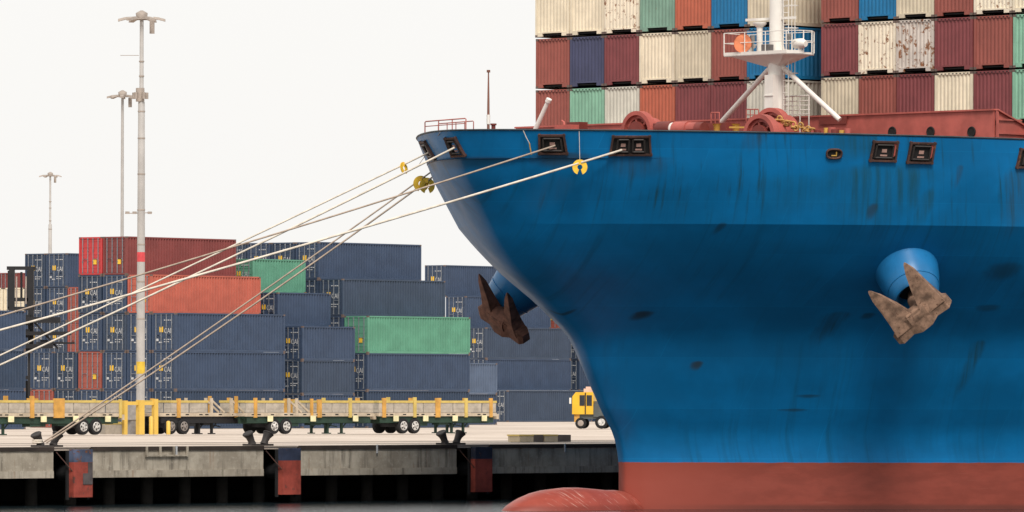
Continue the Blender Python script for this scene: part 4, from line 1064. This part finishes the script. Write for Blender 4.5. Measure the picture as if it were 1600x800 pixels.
def ratguard(px, py, pts, label, rr=.33, tilt=(.35, -.9, .1), double=False):
    best = min(((abs(pxof(pts[i].lerp(pts[i+1], k/10))[0] - px), pts[i].lerp(pts[i+1], k/10)) for i in range(len(pts)-1) for k in range(10)), key=lambda a: a[0])[1]
    ax = Vector(tilt).normalized(); e1 = ax.cross(Vector((0,0,1))).normalized(); e2 = e1.cross(ax).normalized()
    if e2.z < 0: e2 = -e2
    c0 = best - e2 * (rr*.55)
    out = []
    N = 26; gap = .36
    for k in range(N+1):
        t_ = -math.pi/2 + gap + (2*math.pi - 2*gap) * k / N; out.append((math.cos(t_)*rr, math.sin(t_)*rr))
    inn = [(x*.34, y*.34) for x, y in out[::-1]]
    m = MB()
    def quad(off): return [c0 + e1*x + e2*y + ax*off for x, y in out + inn]
    A1, A2 = quad(-.02), quad(.02); n_ = len(A1); h_ = N+1
    m.add(A1 + A2, [(i, i+1, n_-2-i, n_-1-i) for i in range(N)] + [(n_+i, n_+n_-1-i, n_+n_-2-i, n_+i+1) for i in range(N)] + [(i, n_+i, n_+(i+1) % n_, (i+1) % n_) for i in range(n_)])
    m.box((c0+e2*rr*.55)-Vector((.06,.06,.08)), (c0+e2*rr*.55)+Vector((.06,.06,.08)))
    o = m.build('rat_guard', ratm); tag(o, label, 'rat guard', 'yellow rat guards on the mooring ropes'); return best
g1 = ratguard(631, 255, ra, 'yellow rat guard on the foremost rope, left of the bow tip, against the sky', .30, (.8, -.5, .2))
g2 = ratguard(658, 290, re_, 'yellow rat guard, left one of the two on the rope pair below the bow tip', .40, (.3,-.9,.1))
g3 = ratguard(668, 290, rf_, 'yellow rat guard, right one of the two on the rope pair below the bow tip', .40, (.3,-.9,.1))
g4 = ratguard(905, 258, rd, 'yellow horseshoe rat guard hanging in front of the blue hull on the bright rope', .36, (.2,-1,0))
def cord(p, q, label, rad=.012, mat=ropec):
    m = MB(); m.tube([p, Vector(p).lerp(Vector(q), .5)+Vector((0,0,-.03)), q], rad, 5); o = m.build('lanyard', mat); tag(o, label, 'line', 'thin lines hanging over the bow')
cord(hw(905, 201, .1), g4 + Vector((0,0,.1)), 'thin lanyard from the deck edge to the rat guard before the blue hull')
cord(hw(690, 206, .1), hw(667, 255, .5), 'thin lanyard from the bow rail crossing the foremost fairlead', .014, ropet)
cord(hw(818, 200, .1), hw(828, 222, .15), 'short slack white line hanging over the hull left of the third fairlead', .02)
cord(hw(828, 222, .15), hw(831, 240, .12), 'frayed yellowish end of a line just left of the third fairlead', .03, yel)

# ------------------------------------------------------------------ water
t = NT('sea'); v = t.coord()
n = t.noise(t.mapping(v, (1, 1.0, 1)), .55, 6, .62); n2 = t.noise(v, 2.6, 5, .6)
h = t.math('ADD', t.math('MULTIPLY', n, 1.0), t.math('MULTIPLY', n2, .35))
foam = t.step(t.noise(v, 1.6, 6, .7), .68, .76)
c = t.mix(t.math('MULTIPLY', foam, .3), (.012, .020, .024, 1), (.5, .52, .5, 1))
t.bump(h, .5, .22)
SEA = t.fin(c, .12); t.b.inputs['IOR'].default_value = 1.33
m = MB(); m.add([(-6000,-500,0),(6000,-500,0),(6000,9000,0),(-6000,9000,0)], [(0,1,2,3)]); struct(m.build('sea', SEA))

# ------------------------------------------------------------------ light
sunv = Vector((math.sin(R(10)) , -math.cos(R(10)), math.tan(R(48)))).normalized()
L_ = bpy.data.lights.new('sun', 'SUN'); L_.energy = 3.0; L_.angle = R(18); L_.color = (1, .945, .875)
so = bpy.data.objects.new('sun', L_); COL.objects.link(so); so.rotation_euler = (-sunv).to_track_quat('-Z', 'Y').to_euler(); so.location = (0, 0, 200)
w = bpy.data.worlds.new('World'); S.world = w; w.use_nodes = True; nt = w.node_tree
bg = nt.nodes['Background']; sky = nt.nodes.new('ShaderNodeTexSky'); sky.sky_type = 'NISHITA'; sky.sun_disc = False
sky.sun_elevation = R(48); sky.sun_rotation = math.atan2(sunv.x, sunv.y); sky.dust_density = 4; sky.air_density = 1
mx = nt.nodes.new('ShaderNodeMixRGB'); mx.inputs[0].default_value = .93; nt.links.new(sky.outputs[0], mx.inputs[1]); mx.inputs[2].default_value = (8.45, 8.33, 8.12, 1)
nt.links.new(mx.outputs[0], bg.inputs[0]); bg.inputs[1].default_value = .12
vs_ = S.view_settings; vs_.view_transform = 'Standard'; vs_.look = 'None'; vs_.exposure = 0; vs_.gamma = 1; vs_.use_curve_mapping = False
S.cycles.max_bounces = 6; S.cycles.diffuse_bounces = 3; S.cycles.glossy_bounces = 3
S.render.resolution_x = 1024; S.render.resolution_y = 512
